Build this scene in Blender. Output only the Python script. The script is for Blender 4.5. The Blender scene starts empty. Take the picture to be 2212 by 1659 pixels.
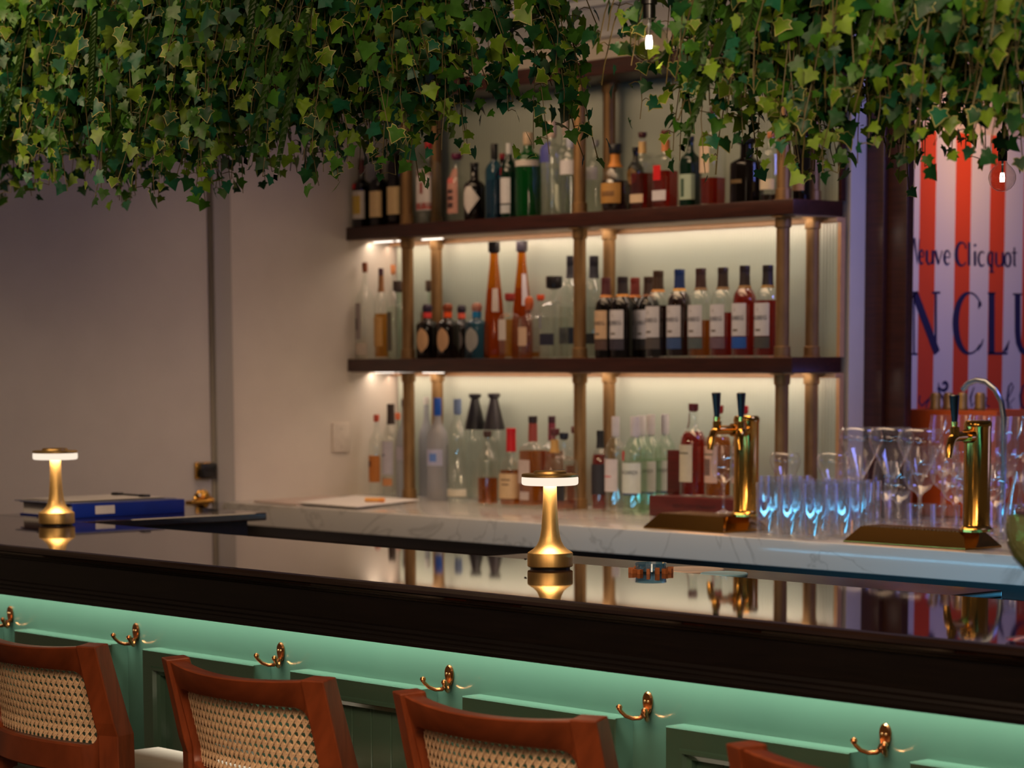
import bpy, bmesh, math, random
import numpy as np
from mathutils import Vector, Matrix
random.seed(7); rng = np.random.default_rng(11)
R = math.radians; PI = math.pi
SC = bpy.context.scene; COL = SC.collection

# ------------------------------------------------------------------ camera model (real lens, measured once)
F, CY, YAW, PITCH, ROLL = 5577.6, 1429.35, .72161034, .117511595, -.0040794
CH = 1.49
_cp, _sp, _cr, _sr = math.cos(PITCH), math.sin(PITCH), math.cos(ROLL), math.sin(ROLL)
_Rp = np.array([[1, 0, 0], [0, _cp, -_sp], [0, _sp, _cp]]); _Rr = np.array([[_cr, -_sr, 0], [_sr, _cr, 0], [0, 0, 1]])
_s, _c = math.sin(YAW), math.cos(YAW)
CM = _Rr @ _Rp @ np.array([[_s, _c, 0], [0, 0, -1], [-_c, _s, 0]])
CO = np.array([0, 0, CH])
def ray(x, y): return CM.T @ np.array([(x - 1106) / F, (y - CY) / F, 1.])
def onz(x, y, z): d = ray(x, y); return CO + d * ((z - CH) / d[2])
def ony(x, y, Y): d = ray(x, y); return CO + d * (Y / d[1])
def onx(x, y, X): d = ray(x, y); return CO + d * (X / d[0])
def depth(p): return (CM @ (np.array(p) - CO))[2]

cam = bpy.data.cameras.new('camera'); cob = bpy.data.objects.new('camera', cam); COL.objects.link(cob)
m3 = Matrix([list(CM[0]), list(-CM[1]), list(-CM[2])]).transposed()
cob.matrix_world = Matrix.Translation((0, 0, CH)) @ m3.to_4x4()
cam.sensor_width = 36; cam.lens = F / 2212 * 36; cam.shift_y = (CY - 829.5) / 2212; cam.clip_start = .05; cam.clip_end = 60
cam.dof.use_dof = True; cam.dof.focus_distance = 4.95; cam.dof.aperture_fstop = 5.4
SC.camera = cob

# ------------------------------------------------------------------ materials
def lin(c): return tuple(((v / 255) / 12.92 if v <= 10 else (((v / 255) + .055) / 1.055) ** 2.4) for v in c)
def nt(name):
    m = bpy.data.materials.new(name); m.use_nodes = True; t = m.node_tree; t.nodes.clear()
    o = t.nodes.new('ShaderNodeOutputMaterial'); return m, t, o
def P(name, col, rough=.5, metal=0, spec=.5, noise=0, nscale=30, stretch=None, bump=0, coat=0, ior=None, sheen=0):
    m, t, o = nt(name); b = t.nodes.new('ShaderNodeBsdfPrincipled'); t.links.new(b.outputs[0], o.inputs[0])
    c = lin(col); b.inputs['Base Color'].default_value = (*c, 1); b.inputs['Roughness'].default_value = rough
    b.inputs['Metallic'].default_value = metal; b.inputs['Specular IOR Level'].default_value = spec
    if ior: b.inputs['IOR'].default_value = ior
    if coat: b.inputs['Coat Weight'].default_value = coat; b.inputs['Coat Roughness'].default_value = .04
    if noise or bump:
        tc = t.nodes.new('ShaderNodeTexCoord'); mp = t.nodes.new('ShaderNodeMapping'); nz = t.nodes.new('ShaderNodeTexNoise')
        t.links.new(tc.outputs['Object'], mp.inputs[0]); t.links.new(mp.outputs[0], nz.inputs[0])
        if stretch: mp.inputs['Scale'].default_value = stretch
        nz.inputs['Scale'].default_value = nscale; nz.inputs['Detail'].default_value = 4
        if noise:
            rp = t.nodes.new('ShaderNodeValToRGB'); t.links.new(nz.outputs['Fac'], rp.inputs[0])
            rp.color_ramp.elements[0].position = .3; rp.color_ramp.elements[1].position = .72
            rp.color_ramp.elements[0].color = (*[v * (1 - noise) for v in c], 1); rp.color_ramp.elements[1].color = (*[min(1, v * (1 + noise)) for v in c], 1)
            t.links.new(rp.outputs[0], b.inputs['Base Color'])
        if bump:
            bp = t.nodes.new('ShaderNodeBump'); bp.inputs['Strength'].default_value = bump; bp.inputs['Distance'].default_value = .002
            t.links.new(nz.outputs['Fac'], bp.inputs['Height']); t.links.new(bp.outputs[0], b.inputs['Normal'])
    return m
def EM(name, col, st):
    m, t, o = nt(name); e = t.nodes.new('ShaderNodeEmission'); e.inputs[0].default_value = (*lin(col), 1); e.inputs[1].default_value = st
    t.links.new(e.outputs[0], o.inputs[0]); return m
def TINT(name, col, gloss=.05, edge=.5, rough=.02, body=0., bodycol=None):
    """thin clear or tinted glass: straight-through transparency by the glass colour, mirror-like skin that grows at grazing angles"""
    m, t, o = nt(name); c = lin(col)
    tr = t.nodes.new('ShaderNodeBsdfTransparent'); tr.inputs[0].default_value = (*c, 1)
    gl = t.nodes.new('ShaderNodeBsdfGlossy'); gl.inputs['Roughness'].default_value = rough; gl.inputs[0].default_value = (1, 1, 1, 1)
    lw = t.nodes.new('ShaderNodeLayerWeight'); lw.inputs[0].default_value = .35
    pw = t.nodes.new('ShaderNodeMath'); pw.operation = 'POWER'; t.links.new(lw.outputs['Facing'], pw.inputs[0]); pw.inputs[1].default_value = 2.5
    ma = t.nodes.new('ShaderNodeMath'); ma.operation = 'MULTIPLY_ADD'; t.links.new(pw.outputs[0], ma.inputs[0]); ma.inputs[1].default_value = edge; ma.inputs[2].default_value = gloss
    mx = t.nodes.new('ShaderNodeMixShader'); t.links.new(ma.outputs[0], mx.inputs[0]); t.links.new(gl.outputs[0], mx.inputs[2])
    src = tr
    if body:
        df = t.nodes.new('ShaderNodeBsdfDiffuse'); df.inputs[0].default_value = (*lin(bodycol or col), 1)
        m2 = t.nodes.new('ShaderNodeMixShader'); m2.inputs[0].default_value = body
        t.links.new(tr.outputs[0], m2.inputs[1]); t.links.new(df.outputs[0], m2.inputs[2]); src = m2
    t.links.new(src.outputs[0], mx.inputs[1]); t.links.new(mx.outputs[0], o.inputs[0]); return m
def LEAF(name, col):
    m, t, o = nt(name); c = lin(col)
    b = t.nodes.new('ShaderNodeBsdfPrincipled'); b.inputs['Roughness'].default_value = .42; b.inputs['Specular IOR Level'].default_value = .4
    tl = t.nodes.new('ShaderNodeBsdfTranslucent'); mx = t.nodes.new('ShaderNodeMixShader'); mx.inputs[0].default_value = .22
    tc = t.nodes.new('ShaderNodeTexCoord'); nz = t.nodes.new('ShaderNodeTexNoise'); nz.inputs['Scale'].default_value = 26; t.links.new(tc.outputs['Object'], nz.inputs[0])
    rp = t.nodes.new('ShaderNodeValToRGB'); rp.color_ramp.elements[0].position = .32; rp.color_ramp.elements[1].position = .7
    rp.color_ramp.elements[0].color = (*[v * .62 for v in c], 1); rp.color_ramp.elements[1].color = (*[v * 1.3 for v in c], 1)
    t.links.new(nz.outputs['Fac'], rp.inputs[0]); t.links.new(rp.outputs[0], b.inputs['Base Color']); t.links.new(rp.outputs[0], tl.inputs[0])
    t.links.new(b.outputs[0], mx.inputs[1]); t.links.new(tl.outputs[0], mx.inputs[2]); t.links.new(mx.outputs[0], o.inputs[0]); return m

MAT = {}
MAT['wall'] = P('wall_paint', (214, 203, 190), .75, noise=.03, nscale=9, bump=.05)
MAT['door'] = P('door_paint', (205, 196, 186), .6, noise=.03, nscale=8)
MAT['trim'] = P('trim_paint', (166, 160, 152), .45)
MAT['ceil'] = P('ceiling_paint', (205, 205, 210), .8, noise=.02)
MAT['floor'] = P('floor_boards', (70, 52, 40), .45, noise=.3, nscale=6, stretch=(1, 8, 1))
MAT['darkwood'] = P('dark_stained_wood', (56, 26, 18), .35, noise=.35, nscale=9, stretch=(1, 14, 14), bump=.04)
MAT['bartop'] = P('varnished_bar_wood', (38, 25, 20), .035, noise=.3, nscale=6, stretch=(1, 10, 10), ior=1.75)
MAT['baredge'] = P('black_brown_edge_wood', (13, 8, 6), .33, noise=.4, nscale=8, stretch=(1, 20, 20))
MAT['green'] = P('green_gloss_paint', (62, 88, 73), .2, noise=.05, nscale=4, bump=.015, coat=.8)
MAT['brass'] = P('polished_brass', (212, 160, 78), .14, 1, noise=.08, nscale=12)
MAT['brushed'] = P('brushed_brass', (216, 178, 112), .44, 1, noise=.1, nscale=30, stretch=(30, 30, 1))
MAT['bronze'] = P('rose_brass', (208, 138, 88), .2, 1, noise=.08, nscale=20)
MAT['oldbrass'] = P('aged_brass_pipe', (142, 108, 68), .45, .6, noise=.2, nscale=14, stretch=(4, 4, 1))
MAT['steel'] = P('stainless_steel', (170, 178, 184), .25, 1, noise=.06, nscale=20, stretch=(1, 20, 20))
MAT['black'] = P('black_plastic', (16, 15, 17), .3, noise=.1)
MAT['charcoal'] = P('dark_cabinet', (26, 20, 20), .3, noise=.25, nscale=8)
MAT['mahog'] = P('chair_wood', (126, 60, 29), .42, noise=.28, nscale=7, stretch=(1.5, 12, 1.5), bump=.03)
MAT['cane'] = P('woven_cane', (246, 214, 174), .6, noise=.12, nscale=60)
MAT['seat'] = P('cream_seat', (184, 168, 152), .7, noise=.05, nscale=40, bump=.1)
MAT['paper'] = P('white_paper', (222, 216, 212), .7, noise=.03)
MAT['bluebinder'] = P('blue_vinyl', (20, 48, 150), .35, noise=.08)
MAT['tan'] = P('tan_profile', (196, 150, 108), .4, noise=.06)
MAT['under'] = P('pale_underside', (176, 150, 126), .6, noise=.05)
MAT['redwood'] = P('red_stained_wood', (88, 24, 20), .4, noise=.3, nscale=8, stretch=(1, 12, 12))
MAT['orange'] = P('orange_card', (206, 88, 26), .5, noise=.04)
MAT['stripe_o'] = P('orange_stripe', (224, 78, 42), .6)
MAT['stripe_w'] = P('white_stripe', (226, 224, 226), .6)
MAT['navy'] = P('navy_print', (34, 34, 84), .6)
MAT['gold'] = P('gold_foil', (190, 150, 80), .4, .6)
MAT['stem'] = P('vine_stem', (96, 84, 44), .6, noise=.2)
MAT['soil'] = P('planter_moss', (34, 34, 20), .9, noise=.4)
MAT['leaf0'] = LEAF('leaf_dark', (30, 82, 40)); MAT['leaf1'] = LEAF('leaf_mid', (66, 118, 34)); MAT['leaf2'] = LEAF('leaf_light', (118, 152, 38))
MAT['leaf3'] = LEAF('leaf_teal', (36, 104, 74)); MAT['cream'] = LEAF('leaf_margin', (188, 182, 110)); MAT['fern'] = LEAF('fern_green', (52, 84, 28))
MAT['clear'] = TINT('clear_bottle_glass', (250, 252, 250), .075, .6, .03, .010, (210, 215, 210))
MAT['tumbler'] = TINT('drinking_glass', (253, 254, 255), .085, .8, .03, .02, (235, 238, 245))
MAT['frost'] = TINT('frosted_glass', (205, 208, 212), .03, .25, .3, .42, (205, 205, 212))
MAT['greenglass'] = TINT('green_glass', (70, 170, 90), .05, .4, .05, .18, (30, 130, 60))
MAT['paleg'] = TINT('pale_green_glass', (244, 251, 245), .06, .5, .04, .02, (190, 225, 195))
MAT['blueglass'] = TINT('blue_glass', (130, 180, 200), .05, .4, .05, .15, (60, 110, 140))
MAT['darkglass'] = P('dark_bottle_glass', (16, 12, 11), .08, spec=.6)
MAT['dgreen'] = P('dark_green_glass', (10, 36, 24), .08, spec=.6)
MAT['amber'] = TINT('amber_liquor', (231, 173, 79), .03, .2, .05, .10, (190, 84, 14))
MAT['gold_l'] = TINT('golden_liquor', (244, 206, 128), .03, .2, .05, .10, (200, 130, 40))
MAT['red_l'] = TINT('red_amber_liquor', (216, 92, 40), .03, .2, .05, .12, (150, 40, 8))
MAT['dark_l'] = TINT('dark_liquor', (130, 56, 34), .03, .2, .05, .2, (40, 10, 6))
MAT['wine_l'] = TINT('pale_cocktail', (176, 186, 120), .03, .2, .05, .45, (150, 160, 100))
MAT['bulb'] = TINT('bulb_glass', (244, 240, 236), .07, .9, .02)
MAT['fil'] = EM('lit_filament', (255, 240, 215), 14)
MAT['lampring'] = EM('lamp_diffuser', (255, 234, 212), 1.05)
MAT['led'] = EM('led_diffuser', (255, 240, 225), 3.0)

def marble():
    m, t, o = nt('white_marble'); b = t.nodes.new('ShaderNodeBsdfPrincipled'); b.inputs['Roughness'].default_value = .12
    tc = t.nodes.new('ShaderNodeTexCoord'); nz = t.nodes.new('ShaderNodeTexNoise'); nz.inputs['Scale'].default_value = 1.8; nz.inputs['Detail'].default_value = 6; nz.inputs['Distortion'].default_value = 2.2
    t.links.new(tc.outputs['Object'], nz.inputs[0]); rp = t.nodes.new('ShaderNodeValToRGB'); e = rp.color_ramp.elements
    e[0].position = .485; e[0].color = (*lin((208, 204, 200)), 1); e[1].position = .515; e[1].color = (*lin((210, 206, 202)), 1)
    n = e.new(.5); n.color = (*lin((186, 182, 178)), 1)
    t.links.new(nz.outputs['Fac'], rp.inputs[0]); t.links.new(rp.outputs[0], b.inputs['Base Color']); t.links.new(b.outputs[0], o.inputs[0]); return m
MAT['marble'] = marble()
def reeded():
    m, t, o = nt('reeded_glass_panel'); b = t.nodes.new('ShaderNodeBsdfPrincipled'); b.inputs['Roughness'].default_value = .22
    b.inputs['Base Color'].default_value = (*lin((182, 192, 178)), 1)
    tc = t.nodes.new('ShaderNodeTexCoord'); w = t.nodes.new('ShaderNodeTexWave'); w.wave_type = 'BANDS'; w.bands_direction = 'X'; w.inputs['Scale'].default_value = 26
    t.links.new(tc.outputs['Object'], w.inputs[0]); bp = t.nodes.new('ShaderNodeBump'); bp.inputs['Strength'].default_value = .55; bp.inputs['Distance'].default_value = .003
    t.links.new(w.outputs['Fac'], bp.inputs['Height']); t.links.new(bp.outputs[0], b.inputs['Normal'])
    t.links.new(b.outputs[0], o.inputs[0]); return m
MAT['reeded'] = reeded()
_pc = {}
def COLM(col, rough=.5, metal=0):
    k = (col, rough, metal)
    if k not in _pc: _pc[k] = P('print_%d_%d_%d' % col, col, rough, metal, noise=.05, nscale=50)
    return _pc[k]
def mat(x): return x if not isinstance(x, (str, tuple)) else (MAT[x] if isinstance(x, str) else COLM(x))

# ------------------------------------------------------------------ mesh building
class MB:
    def __init__(s): s.v = []; s.f = []; s.m = []
    def add(s, vs, fs, mi=0):
        n = len(s.v); s.v += [tuple(map(float, p)) for p in vs]; s.f += [tuple(i + n for i in f) for f in fs]; s.m += [mi] * len(fs); return s
    def box(s, a, b, mi=0, bev=0):
        x0, y0, z0 = a; x1, y1, z1 = b
        if x0 > x1: x0, x1 = x1, x0
        if y0 > y1: y0, y1 = y1, y0
        if z0 > z1: z0, z1 = z1, z0
        if bev:
            bm = bmesh.new(); bmesh.ops.create_cube(bm, size=1)
            for v in bm.verts: v.co = Vector(((x0 + x1) / 2 + v.co.x * (x1 - x0), (y0 + y1) / 2 + v.co.y * (y1 - y0), (z0 + z1) / 2 + v.co.z * (z1 - z0)))
            bmesh.ops.bevel(bm, geom=list(bm.edges), offset=bev, segments=3, profile=.5, affect='EDGES')
            bm.verts.index_update(); s.add([v.co for v in bm.verts], [[v.index for v in f.verts] for f in bm.faces], mi); bm.free(); return s
        return s.add([(x0, y0, z0), (x1, y0, z0), (x1, y1, z0), (x0, y1, z0), (x0, y0, z1), (x1, y0, z1), (x1, y1, z1), (x0, y1, z1)],
                     [(0, 3, 2, 1), (4, 5, 6, 7), (0, 1, 5, 4), (1, 2, 6, 5), (2, 3, 7, 6), (3, 0, 4, 7)], mi)
    def lathe(s, prof, n=24, c=(0, 0, 0), mi=0, ex=0, rot=0, cap0=True, cap1=True):
        """prof: (r,z); ex>0 squares the section (superellipse exponent)"""
        vs = []; k = len(prof)
        for r, z in prof:
            for i in range(n):
                a = 2 * PI * i / n; q = 1
                if ex: q = (abs(math.cos(a)) ** ex + abs(math.sin(a)) ** ex) ** (-1 / ex)
                vs.append((c[0] + r * q * math.cos(a + rot), c[1] + r * q * math.sin(a + rot), c[2] + z))
        fs = [(j * n + i, j * n + (i + 1) % n, (j + 1) * n + (i + 1) % n, (j + 1) * n + i) for j in range(k - 1) for i in range(n)]
        if cap0 and prof[0][0] > 1e-5: fs.append(tuple(range(n))[::-1])
        if cap1 and prof[-1][0] > 1e-5: fs.append(tuple((k - 1) * n + i for i in range(n)))
        return s.add(vs, fs, mi)
    def tube(s, pts, r, n=10, mi=0, cap=True):
        pts = [Vector(p) for p in pts]; rs = r if isinstance(r, (list, tuple)) else [r] * len(pts); vs = []; up = None
        for i, p in enumerate(pts):
            d = (pts[min(i + 1, len(pts) - 1)] - pts[max(i - 1, 0)]).normalized()
            if up is None: up = Vector((0, 0, 1)) if abs(d.z) < .9 else Vector((1, 0, 0))
            x = d.cross(up).normalized(); y = x.cross(d); up = y
            for k in range(n): a = 2 * PI * k / n; vs.append(p + (x * math.cos(a) + y * math.sin(a)) * rs[i])
        fs = [(j * n + i, j * n + (i + 1) % n, (j + 1) * n + (i + 1) % n, (j + 1) * n + i) for j in range(len(pts) - 1) for i in range(n)]
        if cap: fs += [tuple(range(n))[::-1], tuple((len(pts) - 1) * n + i for i in range(n))]
        return s.add(vs, fs, mi)
    def extr(s, prof, x0, x1, mi=0):
        """closed (y,z) profile extruded along X"""
        k = len(prof); vs = [(x0, y, z) for y, z in prof] + [(x1, y, z) for y, z in prof]
        fs = [(i, (i + 1) % k, k + (i + 1) % k, k + i) for i in range(k)] + [tuple(range(k))[::-1], tuple(range(k, 2 * k))]
        return s.add(vs, fs, mi)
    def build(s, name, mats, parent=None, loc=None, smooth=35):
        me = bpy.data.meshes.new(name); me.from_pydata(s.v, [], s.f)
        for m in (mats if isinstance(mats, list) else [mats]): me.materials.append(mat(m))
        me.polygons.foreach_set('material_index', s.m)
        bm = bmesh.new(); bm.from_mesh(me); bmesh.ops.recalc_face_normals(bm, faces=bm.faces); bm.to_mesh(me); bm.free()
        if smooth: me.shade_smooth(); me.set_sharp_from_angle(angle=R(smooth))
        o = bpy.data.objects.new(name, me); COL.objects.link(o)
        if loc is not None: o.location = loc
        if parent is not None: o.parent = parent
        return o
def tag(o, label, cat, group=None, kind=None):
    o['label'] = label; o['category'] = cat
    if group: o['group'] = group
    if kind: o['kind'] = kind
    return o
def thing(name, label, cat, loc=(0, 0, 0), rz=0, group=None):
    o = bpy.data.objects.new(name, None); COL.objects.link(o); o.location = loc; o.rotation_euler = (0, 0, rz); o.empty_display_size = .05
    return tag(o, label, cat, group)
def struct(o, label=None, cat=None):
    o['kind'] = 'structure'
    if label: o['label'] = label
    if cat: o['category'] = cat
    return o
def dup(root, loc, label, rz=None, group=None):
    r = root.copy(); COL.objects.link(r); r.location = loc; r['label'] = label
    if rz is not None: r.rotation_euler = (0, 0, rz)
    if group: r['group'] = group
    for ch in list(root.children):
        c = ch.copy(); COL.objects.link(c); c.parent = r
        for g in list(ch.children): d = g.copy(); COL.objects.link(d); d.parent = c
    return r
def text_mesh(txt, size):
    cu = bpy.data.curves.new('lettering', 'FONT'); cu.body = txt; cu.size = size; cu.align_x = 'CENTER'; cu.align_y = 'CENTER'; cu.resolution_u = 2
    o = bpy.data.objects.new('lettering', cu); COL.objects.link(o)
    me = bpy.data.meshes.new_from_object(o.evaluated_get(bpy.context.evaluated_depsgraph_get()))
    v = [tuple(p.co) for p in me.vertices]; f = [tuple(p.vertices) for p in me.polygons]
    bpy.data.objects.remove(o); bpy.data.curves.remove(cu); bpy.data.meshes.remove(me); return v, f

# ------------------------------------------------------------------ key planes
XW, YB, YS = -6.975, 5.62, 5.40           # left wall, back panels, shelf front edge
ZB, ZC, ZM, ZU = 1.07, 1.023, 1.485, 1.924  # bar top, back counter, middle shelf, upper shelf
XR = -4.945                                # right end of the shelf wall
CEIL = 2.60

# ================================================================== the setting
b = MB().box((-9, -3, -.1), (2, 9, 0)); o = b.build('floor', 'floor'); struct(o, 'dark boarded floor', 'floor')
b = MB().box((-9, 2.2, CEIL), (2, 9, CEIL + .1)); struct(b.build('ceiling', 'ceil'), 'pale ceiling over the bar', 'ceiling')
b = MB().box((XW - .12, .5, 0), (XW, 3.84, CEIL)); b.box((XW - .12, 4.845, 0), (XW, YB + .15, CEIL)); b.box((XW - .12, 3.84, 2.2), (XW, 4.845, CEIL))
struct(b.build('wall_left', 'wall'), 'beige left wall with door', 'wall')
b = MB().box((XW, YB + .02, 0), (XR, YB + .085, CEIL)); struct(b.build('wall_back', 'wall'), 'white wall behind the bottle shelves', 'wall')
# door in the left wall
d = MB().box((XW - .05, 3.85, .01), (XW - .004, 4.838, 2.19)).build('door_1', 'door'); struct(d, 'flush pale door in the left wall', 'door')
q = onx(440, 1017, XW)
h = MB(); h.box((XW - .004, q[1] - .034, q[2] - .026), (XW + .008, q[1] + .03, q[2] + .028), 1, .003); h.box((XW + .006, q[1] - .026, q[2] - .024), (XW + .03, q[1] + .032, q[2] + .026), 0, .006)
h.build('deadbolt', ['black', 'brass'], d)
q = onx(437, 1079, XW)
h = MB(); vs = [(.0, 0), (.032, 0), (.032, .006), (.026, .01), (.012, .012), (.011, .05), (0, .05)]
ring = MB().lathe(vs, 24); ring.v = [(XW - .004 + z, q[1] + x, q[2] + y) for x, y, z in ring.v]; h.add(ring.v, ring.f)
h.tube([(XW + .044, q[1] + .01, q[2] - .002), (XW + .046, q[1] - .03, q[2] - .004), (XW + .044, q[1] - .075, q[2] - .006), (XW + .03, q[1] - .085, q[2] - .006)], [.009, .009, .008, .006], 12)
h.build('handle', 'brass', d)
t = MB().box((XW - .002, 4.848, 0), (XW + .018, 4.918, 2.28), 0, .004); t.box((XW - .002, 3.77, 0), (XW + .018, 3.842, 2.28), 0, .004); t.box((XW - .002, 3.77, 2.2), (XW + .018, 4.918, 2.28), 0, .004)
struct(t.build('trim_1', 'trim'), 'grey painted door casing', 'trim')
# stepped dark post at the end of the wall
t = MB().box((XR - .01, YB + .085, 0), (-4.878, 5.80, CEIL), 0, .002); t.box((-4.885, 5.722, 0), (-4.806, 5.7525, CEIL), 0, .002)
struct(t.build('trim_2', 'darkwood'), 'stepped dark timber post right of the shelves', 'trim')
XS = -5.05
b = MB().box((XS - .1, 5.80, 0), (XS - .008, 9, CEIL)); struct(b.build('wall_right', 'wall'), 'wall behind the striped sign', 'wall')
# crown moulding on the back wall
pr = [(5.64, 2.47), (5.62, 2.47), (5.612, 2.476), (5.612, 2.486), (5.62, 2.49), (5.606, 2.51), (5.575, 2.535), (5.555, 2.552), (5.53, 2.556), (5.53, 2.575), (5.50, 2.58), (5.50, 2.6), (5.64, 2.6)]
struct(MB().extr(pr, XW, XR).build('trim_3', 'ceil', smooth=20), 'crown moulding above the shelves', 'trim')
# blank plate on the left wall
q = onx(735, 945, XW); p = thing('switch_plate', 'white blank wall plate beside the lower bottle shelf', 'switch', (XW, q[1], q[2]))
MB().box((0, -.036, -.05), (.007, .036, .05), 0, .003).build('plate', COLM((216, 204, 190)), p)
s = MB()
for z in (-.03, .03):
    rr = MB().lathe([(.0035, 0), (.003, .0012), (0, .0014)], 10); s.add([(.007 + c, a, z + bq) for a, bq, c in rr.v], rr.f)
s.build('screw', COLM((190, 178, 164)), p)

# ================================================================== front bar
BX0, BX1, BY0, BY1 = -6.2, -.9, 3.005, 3.578
bt = thing('bar_worktop', 'long glossy dark wooden bar top with thick moulded edge', 'bar', (0, 0, 0))
pf = [(BY0 + .012, ZB), (BY0 + .004, ZB - .002), (BY0, ZB - .007), (BY0, ZB - .013), (BY0 + .006, ZB - .016), (BY0 + .008, ZB - .02), (BY0 + .03, ZB - .03), (BY1 - .004, ZB - .03), (BY1, ZB - .026), (BY1, ZB - .004), (BY1 - .004, ZB)]
m = MB().extr(pf, BX0, BX1); m.box((BX0, BY1 - .001, ZB - .022), (-5.75, 4.168, ZB), 0, .004)
m.build('top', 'bartop', bt, smooth=0)
pf = [(.008, -.0205), (.010, -.024), (.016, -.026), (.018, -.030), (.022, -.032), (.022, -.082), (.017, -.085), (.015, -.091), (.008, -.094), (.006, -.099), (.002, -.101), (.001, -.106), (.001, -.1045), (-.001, -.107), (-.001, -.1135), (.022, -.1135), (.036, -.1135), (.036, -.0205)]
MB().extr([(BY0 + y, ZB + z) for y, z in pf], BX0, BX1).build('edge_moulding', 'baredge', bt, smooth=20)
bw = thing('bar_front_panelling', 'green panelled bar front below the dark bar top', 'bar front', (0, 0, 0))
YW, YP = 3.128, 3.085
m = MB().box((BX0 + .1, YW, .0), (BX1, YW + .05, ZB - .031)); m.build('front_board', 'green', bw)
MB().box((BX0 + .1, YW + .05, 0), (BX1, 3.50, ZB - .031)).build('body', 'charcoal', bw)
MB().box((-6.12, 3.582, 0), (-5.775, 4.12, ZB - .0235)).build('return_body', P('navy_black_panel', (24, 20, 26), .35), bw)
HK = []
for k in range(-2, 9):
    x0 = -5.264 + .5385 * k; x1 = x0 + .415; zt = .862; zb = .12; w = .055
    if x1 > BX1: break
    HK.append(x0 - .077)
    p = MB(); y0, y1 = YP, YW + .002
    fr = [(x0, zb), (x1, zb), (x1, zt), (x0, zt)]
    def ringq(ia, ya, ib, yb):
        A = [(x0 + ia, ya, zb + ia), (x1 - ia, ya, zb + ia), (x1 - ia, ya, zt - ia), (x0 + ia, ya, zt - ia)]
        Bq = [(x0 + ib, yb, zb + ib), (x1 - ib, yb, zb + ib), (x1 - ib, yb, zt - ib), (x0 + ib, yb, zt - ib)]
        p.add(A + Bq, [(i, (i + 1) % 4, 4 + (i + 1) % 4, 4 + i) for i in range(4)])
    ringq(0, y1, 0, y0 + .002); ringq(0, y0 + .002, .002, y0); ringq(.002, y0, .034, y0); ringq(.034, y0, .037, y0 - .003); ringq(.037, y0 - .003, .043, y0 - .003); ringq(.043, y0 - .003, .046, y0 + .006); ringq(.046, y0 + .006, .054, y0 + .01); ringq(.054, y0 + .01, .055, y0 + .022)
    ya = y0 + .022; n = 5; xa = x0 + .055; xb = x1 - .055; st = (xb - xa) / n
    for i in range(n):
        u0 = xa + i * st; u1 = u0 + st; g = .003
        p.add([(u0 + g, ya, zb + .055), (u1 - g, ya, zb + .055), (u1 - g, ya, zt - .055), (u0 + g, ya, zt - .055)], [(0, 1, 2, 3)])
        p.add([(u1 - g, ya, zb + .055), (u1, ya + .005, zb + .055), (u1, ya + .005, zt - .055), (u1 - g, ya, zt - .055), (u1 + g, ya, zb + .055), (u1 + g, ya, zt - .055)][:6] if i < n - 1 else [(u1 - g, ya, zb + .055), (u1, ya, zb + .055), (u1, ya, zt - .055), (u1 - g, ya, zt - .055)],
              [(0, 1, 2, 3), (1, 4, 5, 2)] if i < n - 1 else [(0, 1, 2, 3)])
        if i == 0: p.add([(xa, ya, zb + .055), (xa + g, ya, zb + .055), (xa + g, ya, zt - .055), (xa, ya, zt - .055)], [(0, 1, 2, 3)])
    p.build('raised_panel', 'green', bw, smooth=0)
MB().box((BX0 + .1, 3.098, .9865), (BX1, 3.114, ZB - .0315)).build('light_strip', 'tan', bw)

# brass double hooks between the panels
def hook_parts(root):
    pl = MB(); o2 = []
    n = 28; out = []
    for i in range(n):
        a = 2 * PI * i / n; z = .020 * math.sin(a); w = .0118 + .003 * math.sin(a)
        out.append((w * math.cos(a), z + .004))
    A = [(x, 0, z) for x, z in out]; Bq = [(x, -.002, z) for x, z in out]; Cq = [(x * .8, -.0045, z * .9) for x, z in out]
    pl.add(A + Bq + Cq, [(i, (i + 1) % n, n + (i + 1) % n, n + i) for i in range(n)] + [(n + i, n + (i + 1) % n, 2 * n + (i + 1) % n, 2 * n + i) for i in range(n)] + [tuple(2 * n + i for i in range(n))])
    pl.tube([(0, -.0065, -.010), (0, -.009, -.016), (0, -.008, -.021)], [.0065, .0075, .005], 12)
    pl.build('backplate', 'bronze', root)
    for sx in (-1, 1):
        a = MB(); pts = [(sx * .001, -.007, -.016), (sx * .009, -.012, -.0225), (sx * .018, -.020, -.0235), (sx * .026, -.030, -.019), (sx * .0305, -.037, -.011), (sx * .0315, -.040, -.006)]
        a.tube(pts, [.0048, .0043, .0039, .0037, .0038, .004], 10)
        a.lathe([(0, -.006), (.004, -.0045), (.006, 0), (.0046, .004), (0, .006)], 12, c=(sx * .0315, -.040, -.0035)); a.build('prong', 'bronze', root)
        s = MB(); rr = MB().lathe([(.0022, 0), (.002, .0008), (0, .001)], 10); s.add([(sx * .0042 + x, -.0046 - z, .007 + y) for x, y, z in rr.v], rr.f); s.build('screw', 'oldbrass', root)
hk0 = None; names = {0: 'brass double coat hook cut off at the left edge, left of all panels in view', }
hl = {2: 'brass coat hook above the leftmost chair, cut by the picture edge', 3: 'brass double coat hook above the gap between the two leftmost cane chairs',
      4: 'brass double coat hook just above the second chair from the left', 5: 'brass double coat hook below the right table lamp, near the third chair', 6: 'brass double coat hook right of the third chair, under the bar edge', 7: 'brass double coat hook furthest right, beyond the fourth chair'}
hx = {2: 15, 3: 292, 4: 607, 5: 970, 6: 1400, 7: 1920}; hy = {2: 1330, 3: 1368, 4: 1410, 5: 1468, 6: 1530, 7: 1605}
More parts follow.
